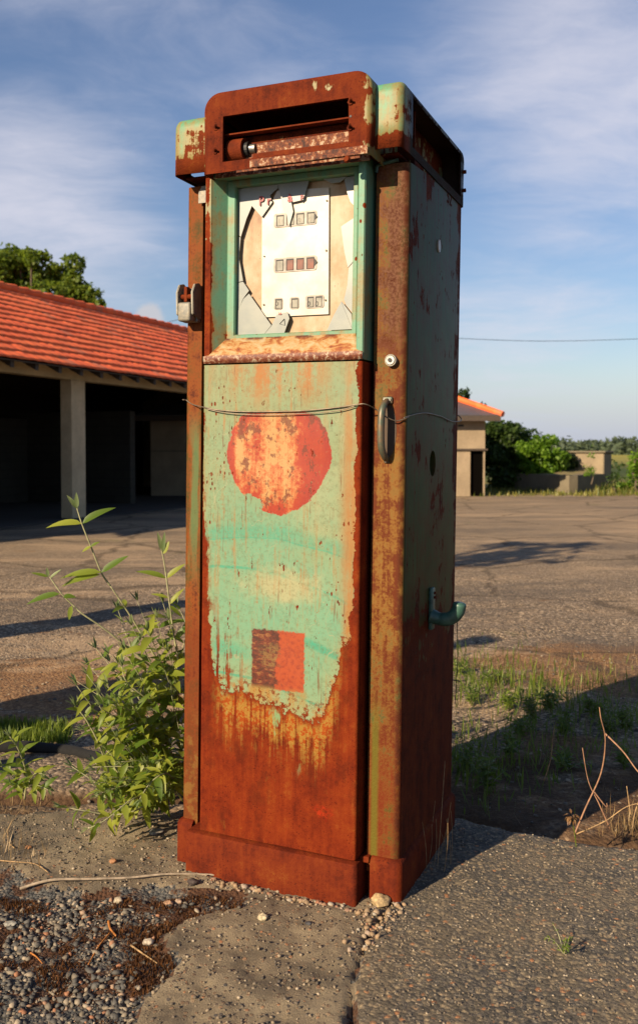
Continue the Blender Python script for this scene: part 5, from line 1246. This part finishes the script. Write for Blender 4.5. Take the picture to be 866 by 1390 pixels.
# roof: stepped rows of wavy clay tiles
eav = bpl(99, 497, -0.55); ez = eav.z; run = depth / 2 + 0.55
rid = None
best = None
for pitch in np.arange(14, 40, 0.25):
    q = Vector((0, -0.55 + run, ez + run * math.tan(R(pitch)))); w = barn.location + BM @ Vector((eav.x, q.y, q.z)); 
    e_ = BM @ Vector((1, 0, 0))
    # where does the ridge line cross photo column 99?
    for s in np.arange(-6, 8, 0.02):
        p = Matrix.Rotation(-PITCH, 3, 'X') @ (w + e_ * s - CAM); u = CX + F_PX * p.x / p.y
        if u > 99: break
    v = CY - F_PX * p.z / p.y
    if best is None or abs(v - 414) < best[0]: best = (abs(v - 414), pitch)
pitch = R(best[1]); 
sl_len = run / math.cos(pitch); rows = int(sl_len / 0.34); rh = sl_len / rows
def tilemat():
    m, k, b = mat('clay_tiles'); P = k.coord('Object'); x, y, z = k.sep(P)
    rowi = k.m('FLOOR', k.m('DIVIDE', k.add(y, 0.55), rh * math.cos(pitch))); coli = k.m('FLOOR', k.m('DIVIDE', x, 0.22))
    wn = k.n.new('ShaderNodeTexWhiteNoise'); wn.noise_dimensions = '2D'; k.put(wn, 'Vector', k.comb(coli, rowi, 0.0)); r = wn.outputs['Value']
    n = k.noise(P, 1.1, 6, 0.65); f = k.noise(P, 30, 4)
    col = k.ramp(k.add(k.mul(r, 0.25), k.mul(n, 0.75)), [(0.25, (0.72, 0.105, 0.022)), (0.5, (0.86, 0.135, 0.028)), (0.75, (0.90, 0.19, 0.045))])
    li = k.sm(k.add(k.noise(P, 5, 7, 0.7), k.mul(k.sm(y, 1.8, 3.0), 0.08)), 0.58, 0.66)
    col = k.mix(k.mul(li, 0.25), col, (0.28, 0.12, 0.06)); od = k.sm(r, 0.955, 0.96); col = k.mix(k.mul(od, 0.5), col, (0.30, 0.12, 0.07)); setb(k, b, col, 0.8, nrm=k.bump(f, 0.3, 0.01)); return m
TONE = 1.0; M_TILE = tilemat(); TONE = 0.80
def roof(name, x0, x1, y_start, sgn, m, par):
    nxr = int((x1 - x0) / 0.22) * 6; A = []
    gx_ = np.linspace(x0 - 0.3, x1 + 0.3, nxr); wave = np.abs(np.sin(np.pi * gx_ / 0.22)) ** 0.8 * 0.008
    prof = []
    for r_ in range(rows):
        for f, h_ in ((0.0, 0.0), (0.001, 0.017), (0.35, 0.011), (0.7, 0.005), (0.999, 0.0)): prof.append(((r_ + f) * rh, h_))
    V = np.zeros((len(prof), nxr, 3))
    for i, (s, h_) in enumerate(prof):
        jit = vnoise(gx_, gx_ * 0 + i, 3, 44, 2) * 0.006
        V[i, :, 0] = gx_; n_ = h_ + wave + jit
        V[i, :, 1] = y_start + sgn * (s * math.cos(pitch) - n_ * math.sin(pitch)); V[i, :, 2] = ez + s * math.sin(pitch) + n_ * math.cos(pitch)
    I = np.arange(len(prof) * nxr).reshape(len(prof), nxr); q = np.stack([I[:-1, :-1], I[:-1, 1:], I[1:, 1:], I[1:, :-1]], -1).reshape(-1, 4)
    return npo(name, V.reshape(-1, 3), q, m, par)
roof('roof_slope', xs0, xs1, -0.55, 1, M_TILE, barn); roof('roof_slope', xs0, xs1, -0.55 + 2 * run, -1, M_TILE, barn)
rz_ = ez + run * math.tan(pitch)
bm = bmesh.new(); xx = xs0 - 0.3
while xx < xs1 + 0.3:
    cyl(bm, (xx, -0.55 + run, rz_ + 0.02 + random.uniform(-.01, .01)), (xx + 0.43, -0.55 + run, rz_ + 0.045), 0.085, 0.10, 12); xx += 0.40
bmo('ridge_tiles', bm, M_TILE, barn, smooth=True, auto=40)
bm = bmesh.new(); xx = xs0
M_RAFT = simple('dark_timber', (0.07, 0.05, 0.035), 0.8)
for i in range(36):
    bm = bmesh.new(); xx = xs0 + 0.2 + i * 0.58
    a = Vector((xx, -0.45, ez - 0.13)); b_ = Vector((xx, -0.55 + run, rz_ - 0.16)); d = (b_ - a)
    pr_ = [a, a + Vector((0, 0, 0.12)), b_ + Vector((0, 0, 0.12)), b_]; prism(bm, pr_, (0.08, 0, 0)); bmesh.ops.recalc_face_normals(bm, faces=bm.faces); bmo('rafter', bm, M_RAFT, barn)
bm = bmesh.new(); prism(bm, [Vector(p) for p in ((xs0, -0.50, ez - 0.012), (xs0, -0.55 + run, rz_ - 0.035), (xs0, -0.60 + 2 * run, ez - 0.012), (xs0, -0.60 + 2 * run, ez - 0.035), (xs0, -0.55 + run, rz_ - 0.06), (xs0, -0.50, ez - 0.035))], (xs1 - xs0, 0, 0))
bmesh.ops.recalc_face_normals(bm, faces=bm.faces); bmo('roof_boarding', bm, M_RAFT, barn)
for gx_0 in (xs0 - 0.2, xs1):
    bm = bmesh.new(); zu = lambda y_: ez - 0.04 + (y_ + 0.55) * math.tan(pitch); prism(bm, [Vector(p) for p in ((gx_0, 0.0, beamt + 0.002), (gx_0, 0.0, max(zu(0), beamt + 0.01)), (gx_0, -0.55 + run, rz_ - 0.04), (gx_0, depth + 0.2, max(zu(0), beamt + 0.01)), (gx_0, depth + 0.2, beamt + 0.002))], (0.2, 0, 0))
    bmesh.ops.recalc_face_normals(bm, faces=bm.faces); bmo('gable', bm, M_PIL, barn)
# car parked in the dark of the left bay
def car():
    p = barn.location + BM @ Vector((-1.6, 3.4, 0.03)); t = empty('parked_car', p, (BM @ Matrix.Rotation(R(-90), 3, 'Z')).to_euler()); tag(t, 'dark blue car parked in the shadow of the left barn bay', 'car')
    mb = simple('car_paint_blue', (0.02, 0.05, 0.14), 0.25, 0.2, 0.05, 3, 0.0); mg = simple('car_glass', (0.02, 0.025, 0.03), 0.05, 0, 0, 3, 0)
    prof = [(-2.0, 0.30), (-2.05, 0.55), (-1.95, 0.78), (-1.1, 0.92), (-0.45, 1.36), (0.9, 1.40), (1.6, 0.98), (1.98, 0.92), (2.02, 0.50), (1.95, 0.28)]
    bm = bmesh.new(); L_ = []
    for yy, s in ((-0.82, 0.97), (-0.70, 1.0), (0, 1.01), (0.70, 1.0), (0.82, 0.97)):
        L_.append([bm.verts.new((x * s, yy * (0.84 if z > 1.2 else 1), z)) for x, z in prof])
    for a, b_ in zip(L_, L_[1:]):
        for i in range(len(prof)): bm.faces.new((a[i], a[(i+1) % len(prof)], b_[(i+1) % len(prof)], b_[i]))
    bm.faces.new(L_[0][::-1]); bm.faces.new(L_[-1]); bmesh.ops.recalc_face_normals(bm, faces=bm.faces)
    bmesh.ops.bevel(bm, geom=list(bm.edges), offset=0.03, segments=2, affect='EDGES'); bmo('body', bm, mb, t, smooth=True, auto=60)
    for s in (-1, 1):
        bm = bmesh.new(); prism(bm, [Vector(q) for q in ((-0.92, s * 0.825, 0.95), (-0.45, s * 0.74, 1.30), (0.82, s * 0.74, 1.33), (1.35, s * 0.825, 0.97))], (0, s * 0.012, 0)); bmesh.ops.recalc_face_normals(bm, faces=bm.faces); bmo('side_window', bm, mg, t)
        for xx in (-1.25, 1.25):
            bm = bmesh.new(); cyl(bm, (xx, s * 0.66, 0.31), (xx, s * 0.86, 0.31), 0.31, n=24); w = bmo('wheel', bm, M_BLACK, t, smooth=True, auto=40)
            bm = bmesh.new(); cyl(bm, (xx, s * 0.861, 0.31), (xx, s * 0.875, 0.31), 0.18, n=20); bmo('rim', bm, M_STEEL, w)
        bm = bmesh.new(); box(bm, -2.085, -2.0, s * 0.62 - 0.15, s * 0.62 + 0.15, 0.58, 0.72, 0.03, 2); bmo('headlight', bm, M_STEEL, t, smooth=True, auto=40)
    bm = bmesh.new(); prism(bm, [Vector(q) for q in ((-1.08, -0.66, 0.955), (-1.08, 0.66, 0.955), (-0.50, 0.58, 1.345), (-0.50, -0.58, 1.345))], (-0.012, 0, 0.02)); bmesh.ops.recalc_face_normals(bm, faces=bm.faces); bmo('windscreen', bm, mg, t)
car()

# ============================================================ SMALL BARN BEYOND THE PUMP
YB = 24.6
def smallbarn():
    g0 = at(660, 669, YB); zg = -0.10
    x1 = at(658, 610, YB).x; x0 = x1 - 9.0; ze = at(650, 564, YB).z; t = empty('small_barn', Vector((x1, YB, zg))); tag(t, 'small cream rendered barn with slate and orange tile roof and black door', 'barn')
    mw = plaster('cream_render', (0.40, 0.31, 0.20)); H = ze - zg
    dx0 = at(638, 640, YB).x - x1; dx1 = at(656, 640, YB).x - x1; dz = at(640, 612, YB).z - zg
    def q(name, a, m): bm = bmesh.new(); box(bm, *a); return bmo(name, bm, m, t)
    q('wall', (x0 - x1, dx0, 0, 0.3, 0, H), mw); q('wall', (dx1, 0, 0, 0.3, 0, H), mw); q('wall', (dx0, dx1, 0, 0.3, dz, H), mw)
    q('side_wall', (-0.3, 0, 0.303, 7, 0, H), mw); q('rear_wall', (x0 - x1, -0.303, 6.7, 7, 0, H), mw)
    d = q('door', (dx0 + 0.005, dx1 - 0.005, 0.10, 0.14, 0, dz - 0.005), simple('black_door', (0.004, 0.0035, 0.003), 1.0))
    d.data.materials[0].node_tree.nodes['Principled BSDF'].inputs['Specular IOR Level'].default_value = 0.0
    q('door_rail', (dx0 - 0.9, dx1 + 0.1, -0.05, -0.005, dz + 0.01, dz + 0.06), M_RAFT)
    q('wall_slot', (at(621, 574, YB).x - x1, at(629, 574, YB).x - x1, -0.012, -0.002, H - 0.30, H - 0.25), M_BLACK)
    for (c0, c1, zz) in ((x0 - x1, dx0 - 0.02, dz - 0.02),): q('string_course', (c0, c1, -0.012, -0.002, zz, zz + 0.03), plaster('course', (0.22, 0.17, 0.11)))
    # hipped roof
    e = 0.35; rise = 1.55; W_ = x0 - x1
    A = Vector((W_ - e, -e, H)); B = Vector((e, -e, H)); C_ = Vector((e, 7 + e, H)); D = Vector((W_ - e, 7 + e, H)); R1 = Vector((W_ + 3.2, 3.5, H + rise)); R2 = Vector((-3.2, 3.5, H + rise))
    ms, k, b = mat('grey_slates'); P = k.coord('Object'); n = k.noise(P, 7, 5); setb(k, b, k.mix(n, (0.06, 0.06, 0.07), (0.12, 0.115, 0.12)), 0.5)
    def face(name, pts, m, th=0.10):
        bm = bmesh.new(); nn = (pts[1] - pts[0]).cross(pts[2] - pts[0]).normalized(); nn = nn if nn.z > 0 else -nn
        prism(bm, pts, -nn * th); bmesh.ops.recalc_face_normals(bm, faces=bm.faces); return bmo(name, bm, m, t)
    face('roof_slope', [A, B, R2, R1], ms); face('hip_slope', [B, C_, R2], M_TILE); face('hip_slope', [A, D, R1], M_TILE); face('rear_slope', [D, C_, R2, R1], M_TILE)
    TONE = 0.8; bm = bmesh.new(); tube(bm, [B + Vector((0.05, -0.03, 0.02)), B.lerp(R2, 0.5) + Vector((0, 0, 0.08)), R2 + Vector((0, 0, 0.05))], 0.08, 8); bmo('hip_tiles', bm, M_TILE, t)
    bm = bmesh.new(); tube(bm, [R2 + Vector((0, 0, .05)), R1 + Vector((0, 0, .05))], 0.15, 8); bmo('ridge_tiles', bm, M_TILE, t)
    q('fascia', (W_ - e, e, -e - 0.02, -e + 0.01, H - 0.16, H - 0.02), M_RAFT)
smallbarn()

# low concrete walls with a raised block beyond the yard
def ruins():
    mc = plaster('stained_concrete', (0.22, 0.185, 0.12)); P0 = ground_at(772, 670, -0.10)
    t = empty('concrete_ramp', Vector((P0.x, P0.y, -0.12))); tag(t, 'low stained concrete loading platform at the far side of the yard', 'platform')
    rot = Matrix.Rotation(R(38), 4, 'Z'); hh = 0.55
    L1 = at(683, 660, P0.y + 3.2) - P0; L2 = at(822, 660, P0.y + 1.9) - P0; L1.z = L2.z = 0; hv = Vector((0, 0, hh))
    def wall(name, a, b, th, h0, h1, m=mc, par=t):
        d = (b - a).normalized(); n = Vector((-d.y, d.x, 0)) * th; bm = bmesh.new()
        V = [bm.verts.new(p) for p in (a, b, b + n, a + n, a + Vector((0, 0, h0)), b + Vector((0, 0, h1)), b + n + Vector((0, 0, h1)), a + n + Vector((0, 0, h0)))]
        for f in ((3,2,1,0),(4,5,6,7),(0,1,5,4),(1,2,6,5),(2,3,7,6),(3,0,4,7)): bm.faces.new([V[i] for i in f])
        bmesh.ops.recalc_face_normals(bm, faces=bm.faces); return bmo(name, bm, m, par)
    z = Vector((0, 0, 0)); wall('platform_wall', L1, z, 0.3, hh, hh); wall('platform_wall', z + (L2.normalized() * 0.003), L2, 0.3, hh, hh)
    # earth fill heaped inside
    bm = bmesh.new(); c = (L1 + L2) * 0.62; N = 22; ring0 = []
    G_ = [[None] * (N + 1) for _ in range(N + 1)]
    for i in range(N + 1):
        for j in range(N + 1):
            p = L1 * (i / N) + L2 * (j / N); h_ = hh - 0.06 + 0.20 * math.sin(math.pi * min(1, i / N * 0.9 + 0.05)) * (j / N) ** 0.6 + 0.05 * mnoise.noise(p * 2)
            G_[i][j] = bm.verts.new(p * 0.985 + Vector((0, 0, h_)) + (L1 + L2).normalized() * 0.12)
    for i in range(N):
        for j in range(N): bm.faces.new((G_[i][j], G_[i+1][j], G_[i+1][j+1], G_[i][j+1]))
    bmesh.ops.recalc_face_normals(bm, faces=bm.faces); bmo('earth_fill', bm, simple('dry_earth', (0.30, 0.22, 0.11), 0.95, 0, 0.3, 4, 0.6, c2=(0.22, 0.19, 0.06)), t, smooth=True)
    # raised block
    a = at(761, 640, P0.y + 3.2); b_ = at(819, 645, P0.y + 2.45); zt = at(790, 615, P0.y + 2.9).z
    t2 = empty('concrete_block', Vector((a.x, a.y, -0.1))); tag(t2, 'square concrete block standing behind the low platform at the right', 'block')
    A_ = Vector((0, 0, 0)); B_ = Vector((b_.x - a.x, b_.y - a.y, 0)); hh2 = zt + 0.1
    d = B_.normalized(); n = Vector((-d.y, d.x, 0)) * 2.2
    bm = bmesh.new(); box(bm, 0, B_.length, 0, 0.9, 0, hh2, 0.03, 1); bmesh.ops.transform(bm, matrix=Matrix(((d.x, -d.y, 0, 0), (d.y, d.x, 0, 0), (0, 0, 1, 0), (0, 0, 0, 1))), verts=bm.verts)
    bmo('block_body', bm, plaster('pale_concrete', (0.34, 0.27, 0.17)), t2)
    bm = bmesh.new(); box(bm, -0.06, B_.length + 0.06, -0.06, 0.96, hh2 + 0.002, hh2 + 0.07, 0.02, 1); bmesh.ops.transform(bm, matrix=Matrix(((d.x, -d.y, 0, 0), (d.y, d.x, 0, 0), (0, 0, 1, 0), (0, 0, 0, 1))), verts=bm.verts)
    bmo('coping', bm, mc, t2)
ruins()

# ============================================================ TREES
def crown_mesh(clumps, leaf, per, seed, m, name, parent, up=0.35, aspect=0.55):
    """clumps: list of (centre, radius); leaves as small folded quads on and in each clump"""
    r = np.random.default_rng(seed); VV = []; 
    for c, rad in clumps:
        n = int(per * rad * rad); d = r.normal(size=(n, 3)); d /= np.linalg.norm(d, axis=1)[:, None]
        rr = rad * (0.55 + 0.5 * r.random(n) ** 0.6)
        lump = 1 + 0.22 * np.sin(d[:, 0] * 5 + c[0] * 3) * np.cos(d[:, 1] * 6 + c[1]) + 0.15 * np.sin(d[:, 2] * 9 + c[2] * 5)
        p = np.array(c) + d * (rr * lump)[:, None] * np.array([1, 1, 0.85])
        nrm = d * 0.7 + r.normal(size=(n, 3)) * 0.55 + np.array([0, 0, up]); nrm /= np.linalg.norm(nrm, axis=1)[:, None]
        a = np.cross(nrm, r.normal(size=(n, 3))); a /= np.linalg.norm(a, axis=1)[:, None]; b = np.cross(nrm, a)
        s = leaf * (0.6 + 0.8 * r.random(n))[:, None]
        VV.append(np.stack([p - a * s, p - b * s * aspect, p + a * s, p + b * s * aspect], 1))
    V = np.concatenate(VV).reshape(-1, 3); F = np.arange(len(V)).reshape(-1, 4)
    return npo(name, V, F, m, parent)
def tree_leaf(name, c, c2, tr=0.3): return leaf_mat(name, c, c2, tr, 0.55)
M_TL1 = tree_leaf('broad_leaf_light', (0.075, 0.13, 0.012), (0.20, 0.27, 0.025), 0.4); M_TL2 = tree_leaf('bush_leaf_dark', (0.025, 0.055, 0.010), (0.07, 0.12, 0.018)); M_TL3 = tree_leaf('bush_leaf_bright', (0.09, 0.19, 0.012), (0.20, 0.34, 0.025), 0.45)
M_BARK = simple('bark', (0.12, 0.09, 0.06), 0.9, 0, 0.3, 12, 0.8, dist=0.02)
def tree(name, label, cat, base, H, crown, leaf, per, m, seed, trunk_r=0.2, group=None, spread=None):
    """crown: list of (dx, dy, z, radius) seeds, each broken into smaller clumps"""
    t = empty(name, base); tag(t, label, cat, group); rd = random.Random(seed); cl = []
    for dx, dy, z, r_ in crown:
        k_ = max(4, int(9 * (1 if r_ > 0.8 else 0.6))) if H > 3 else 12
        for i in range(k_):
            d = Vector((rd.gauss(0, 1), rd.gauss(0, 1), rd.gauss(0, 1))).normalized() * r_ * rd.uniform(0.35, 0.95)
            cl.append(((dx + d.x, dy + d.y, max(z + d.z * 0.85, 0.2)), r_ * rd.uniform(0.30, 0.52)))
    crown_mesh(cl, leaf, per, seed, m, 'crown', t)
    bm = bmesh.new(); tube(bm, spline([(0, 0, -0.1), (0.05, 0, H * 0.2), (-0.04, 0.05, H * 0.4), (0.0, 0, H * 0.62)], 5), [trunk_r * (1 - 0.75 * i / 16) for i in range(16)], 9)
    bmo('trunk', bm, M_BARK, t, smooth=True)
    for c, r_ in (cl[::3] if H > 3 else []):
        bm = bmesh.new(); s_ = Vector((0, 0, H * 0.25 * rd.uniform(0.8, 1.5))); e = Vector(c); tube(bm, spline([s_, s_.lerp(e, 0.5) + Vector((0, 0, 0.06 * H)), e], 4), [trunk_r * 0.4, trunk_r * 0.38, trunk_r * 0.35, trunk_r * 0.3, trunk_r * 0.25, trunk_r * 0.2, trunk_r * 0.15, trunk_r * 0.1, trunk_r * 0.06], 6)
        bmo('limb', bm, M_BARK, t, smooth=True)
    return t
def wx(px, Y): return at(px, 610, Y).x
def wz(py, Y): return at(433, py, Y).z
Y = 34.0; bx = wx(45, Y); s = Y / F_PX
tree('broadleaf_tree', 'big leafy green tree rising behind the orange barn roof at the left', 'tree', Vector((bx, Y, -0.1)), 8.4,
     [(wx(q[0], Y) - bx, q[3], wz(q[1], Y), q[2] * s) for q in ((25, 368, 44, 0), (75, 378, 42, .5), (110, 392, 28, 0), (-10, 385, 45, .4), (45, 420, 60, .5), (100, 420, 40, 0), (55, 352, 24, 0), (-60, 400, 50, 0), (20, 345, 18, .2))], 0.10, 1500, M_TL1, 11, 0.32)
Y = 33.0; bx = wx(615, Y)
tree('broadleaf_tree', 'dark tree whose top shows behind the small cream barn', 'tree', Vector((bx, Y, -0.1)), 4.4,
     [(wx(q[0], Y) - bx, 0, wz(q[1], Y), q[2] * Y / F_PX) for q in ((612, 545, 24), (628, 530, 12), (585, 540, 30), (600, 585, 30), (655, 548, 5))], 0.08, 1500, M_TL2, 12, 0.2)
Y = 30.0; bx = wx(690, Y)
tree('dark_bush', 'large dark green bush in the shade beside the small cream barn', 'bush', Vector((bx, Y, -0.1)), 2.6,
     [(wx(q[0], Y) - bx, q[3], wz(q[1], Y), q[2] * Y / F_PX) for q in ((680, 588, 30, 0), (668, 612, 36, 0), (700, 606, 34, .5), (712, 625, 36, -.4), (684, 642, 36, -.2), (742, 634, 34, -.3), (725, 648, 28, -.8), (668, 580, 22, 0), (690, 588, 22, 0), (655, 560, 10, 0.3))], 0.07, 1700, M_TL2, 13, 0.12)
Y = 28.7; bx = wx(736, Y)
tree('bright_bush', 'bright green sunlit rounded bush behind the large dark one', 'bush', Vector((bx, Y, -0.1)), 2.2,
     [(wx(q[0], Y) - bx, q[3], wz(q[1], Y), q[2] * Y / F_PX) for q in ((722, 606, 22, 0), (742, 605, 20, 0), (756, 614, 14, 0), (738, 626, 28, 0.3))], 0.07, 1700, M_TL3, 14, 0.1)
Y = 27.0; bx = wx(862, Y)
tree('bright_bush', 'green bush cut by the right edge of the picture, at the end of the yard', 'bush', Vector((bx, Y, -0.1)), 1.6,
     [(wx(q[0], Y) - bx, 0, wz(q[1], Y), q[2] * Y / F_PX) for q in ((872, 620, 20), (868, 645, 22), (895, 625, 30), (848, 655, 10))], 0.06, 1500, M_TL3, 15, 0.08)
Y = 26.0; bx = wx(832, Y)
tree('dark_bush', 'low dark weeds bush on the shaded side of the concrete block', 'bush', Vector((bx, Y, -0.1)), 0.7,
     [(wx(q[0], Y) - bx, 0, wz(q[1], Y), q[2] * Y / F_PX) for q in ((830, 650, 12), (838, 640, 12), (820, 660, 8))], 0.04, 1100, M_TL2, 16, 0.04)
Y = 26.2; bx = wx(794, Y)
tree('tall_weed', 'upright yellow green weed growing in front of the concrete block', 'weed', Vector((bx, Y - 0.6, 0.3)), 0.8,
     [(wx(q[0], Y) - bx, 0, wz(q[1], Y) - 0.3, q[2] * Y / F_PX) for q in ((792, 635, 9), (794, 618, 6), (790, 650, 8), (795, 604, 3))], 0.03, 1500, M_TL3, 17, 0.02)
# weeds on the verge: stuff
vp = []
for _ in range(2600):
    px_ = rng.uniform(640, 900); yy = rng.uniform(24.5, 30); vp.append((wx(px_, yy), yy))
LV = Leaves()
for (x, y) in vp:
    h = rng.uniform(0.05, 0.25) * (1.6 if x > wx(810, y) else 1.0); a = rng.random() * 6.28; LV.leaf(Vector((x, y, YZ - 0.08)), Vector((math.cos(a) * .5, math.sin(a) * .5, 1)), Vector((math.cos(a), math.sin(a), 0.1)), h, 0.02, .2, .2, 2)
tag(LV.build('verge_grass', M_DRYG if False else leaf_mat('verge_blade', (0.10, 0.14, 0.02), (0.34, 0.30, 0.07), 0.3), None), kind='stuff')
# far hedges and wood on the horizon: one mass
cl = []; rd = random.Random(21)
for i in range(190):
    Yf = rd.uniform(170, 300); px_ = rd.uniform(560, 1250); top = 609 - (9 if px_ > 820 else (4 + 5 * (px_ - 730) / 100 if px_ > 730 else 3)) + rd.uniform(-4, 3)
    r_ = rd.uniform(1.6, 3.2); cl.append(((wx(px_, Yf), Yf, wz(top, Yf) - r_ * 0.6), r_)); cl.append(((wx(px_, Yf), Yf, wz(top, Yf) - r_ * 1.8), r_ * 1.3))
tag(crown_mesh(cl, 0.55, 26, 5, tree_leaf('far_wood_leaf', (0.07, 0.10, 0.06), (0.12, 0.16, 0.08), 0.2), 'far_wood', None), kind='stuff')
cl = []
for i in range(60):
    Yf = rd.uniform(60, 75); px_ = rd.uniform(700, 1100); r_ = rd.uniform(0.5, 1.0); cl.append(((wx(px_, Yf), Yf, wz(634 + rd.uniform(-3, 6), Yf) - r_ * 0.3), r_))
tag(crown_mesh(cl, 0.16, 120, 6, M_TL2, 'field_hedge', None), kind='stuff')

# ============================================================ POWER LINE
bm = bmesh.new(); P_ = [at(q[0], q[1], q[2]) for q in ((-60, 495, 42), (225, 438, 40), (252, 431, 40), (420, 448, 40), (627, 459.5, 40), (740, 463, 40), (866, 460, 40), (960, 455, 40), (1100, 440, 40))]
tube(bm, spline(P_, 8), 0.012, 5); tag(bmo('overhead_cable', bm, M_BLACK), 'thin dark overhead cable crossing the sky behind the pump', 'cable')
bm = bmesh.new(); pe = P_[-1]; cyl(bm, (pe.x, pe.y, -0.2), (pe.x, pe.y, pe.z + 0.6), 0.14, 0.09, 12); tag(bmo('utility_pole', bm, M_BARK), 'wooden pole beyond the right edge that carries the overhead cable', 'pole')

# ============================================================ unseen things beside the camera, placed to throw the long shadows over the yard
def off_tree(tipx, tipy, H, label, seed, rad):
    back = H / math.tan(SUN_EL); b = Vector((tipx, tipy, 0)) + Vector((sun_dir.x, sun_dir.y, 0)).normalized() * back; b.z = -0.1
    tree('shadow_tree', label, 'tree', b, H, [(0, 0, H * 0.86, rad), (0.4, 0.2, H * 0.76, rad * 0.9), (-0.3, -.2, H * 0.80, rad * 0.8)], 0.10, 260, M_TL1, seed, 0.22)
def caster(tipx, tipy, H):
    b = Vector((tipx, tipy, 0)) + Vector((sun_dir.x, sun_dir.y, 0)).normalized() * (H / math.tan(SUN_EL)); b.z = YZ; return b
b = caster(2.62, 11.13, 4.45)
tree('shadow_tree', 'unseen slender tree added left of the picture to throw the shadow over the far yard', 'tree', b, 5.2, [(0, 0, 4.45, 0.75), (0.3, 0.1, 4.1, 0.5), (-0.2, 0.2, 4.9, 0.5)], 0.10, 500, M_TL1, 31, 0.26)
def post(name, b, w, H, label):
    t = empty(name, b, (0, 0, R(20))); tag(t, label, 'post')
    bm = bmesh.new(); box(bm, -w / 2, w / 2, -w / 2, w / 2, -0.05, H - 0.1, 0.02); bmo('shaft', bm, M_PIL, t)
    bm = bmesh.new(); box(bm, -w / 2 - .03, w / 2 + .03, -w / 2 - .03, w / 2 + .03, H - 0.098, H, 0.02); bmo('cap', bm, M_PIL, t)
post('shadow_pillar', caster(0.07, 5.77, 2.1), 0.40, 2.1, 'unseen square concrete pillar added left of the picture to throw the broad shadow over the near yard')
post('shadow_post', caster(1.1, 6.03, 2.33), 0.11, 2.33, 'unseen thin concrete post added left of the picture to throw the narrow shadow past the pump')
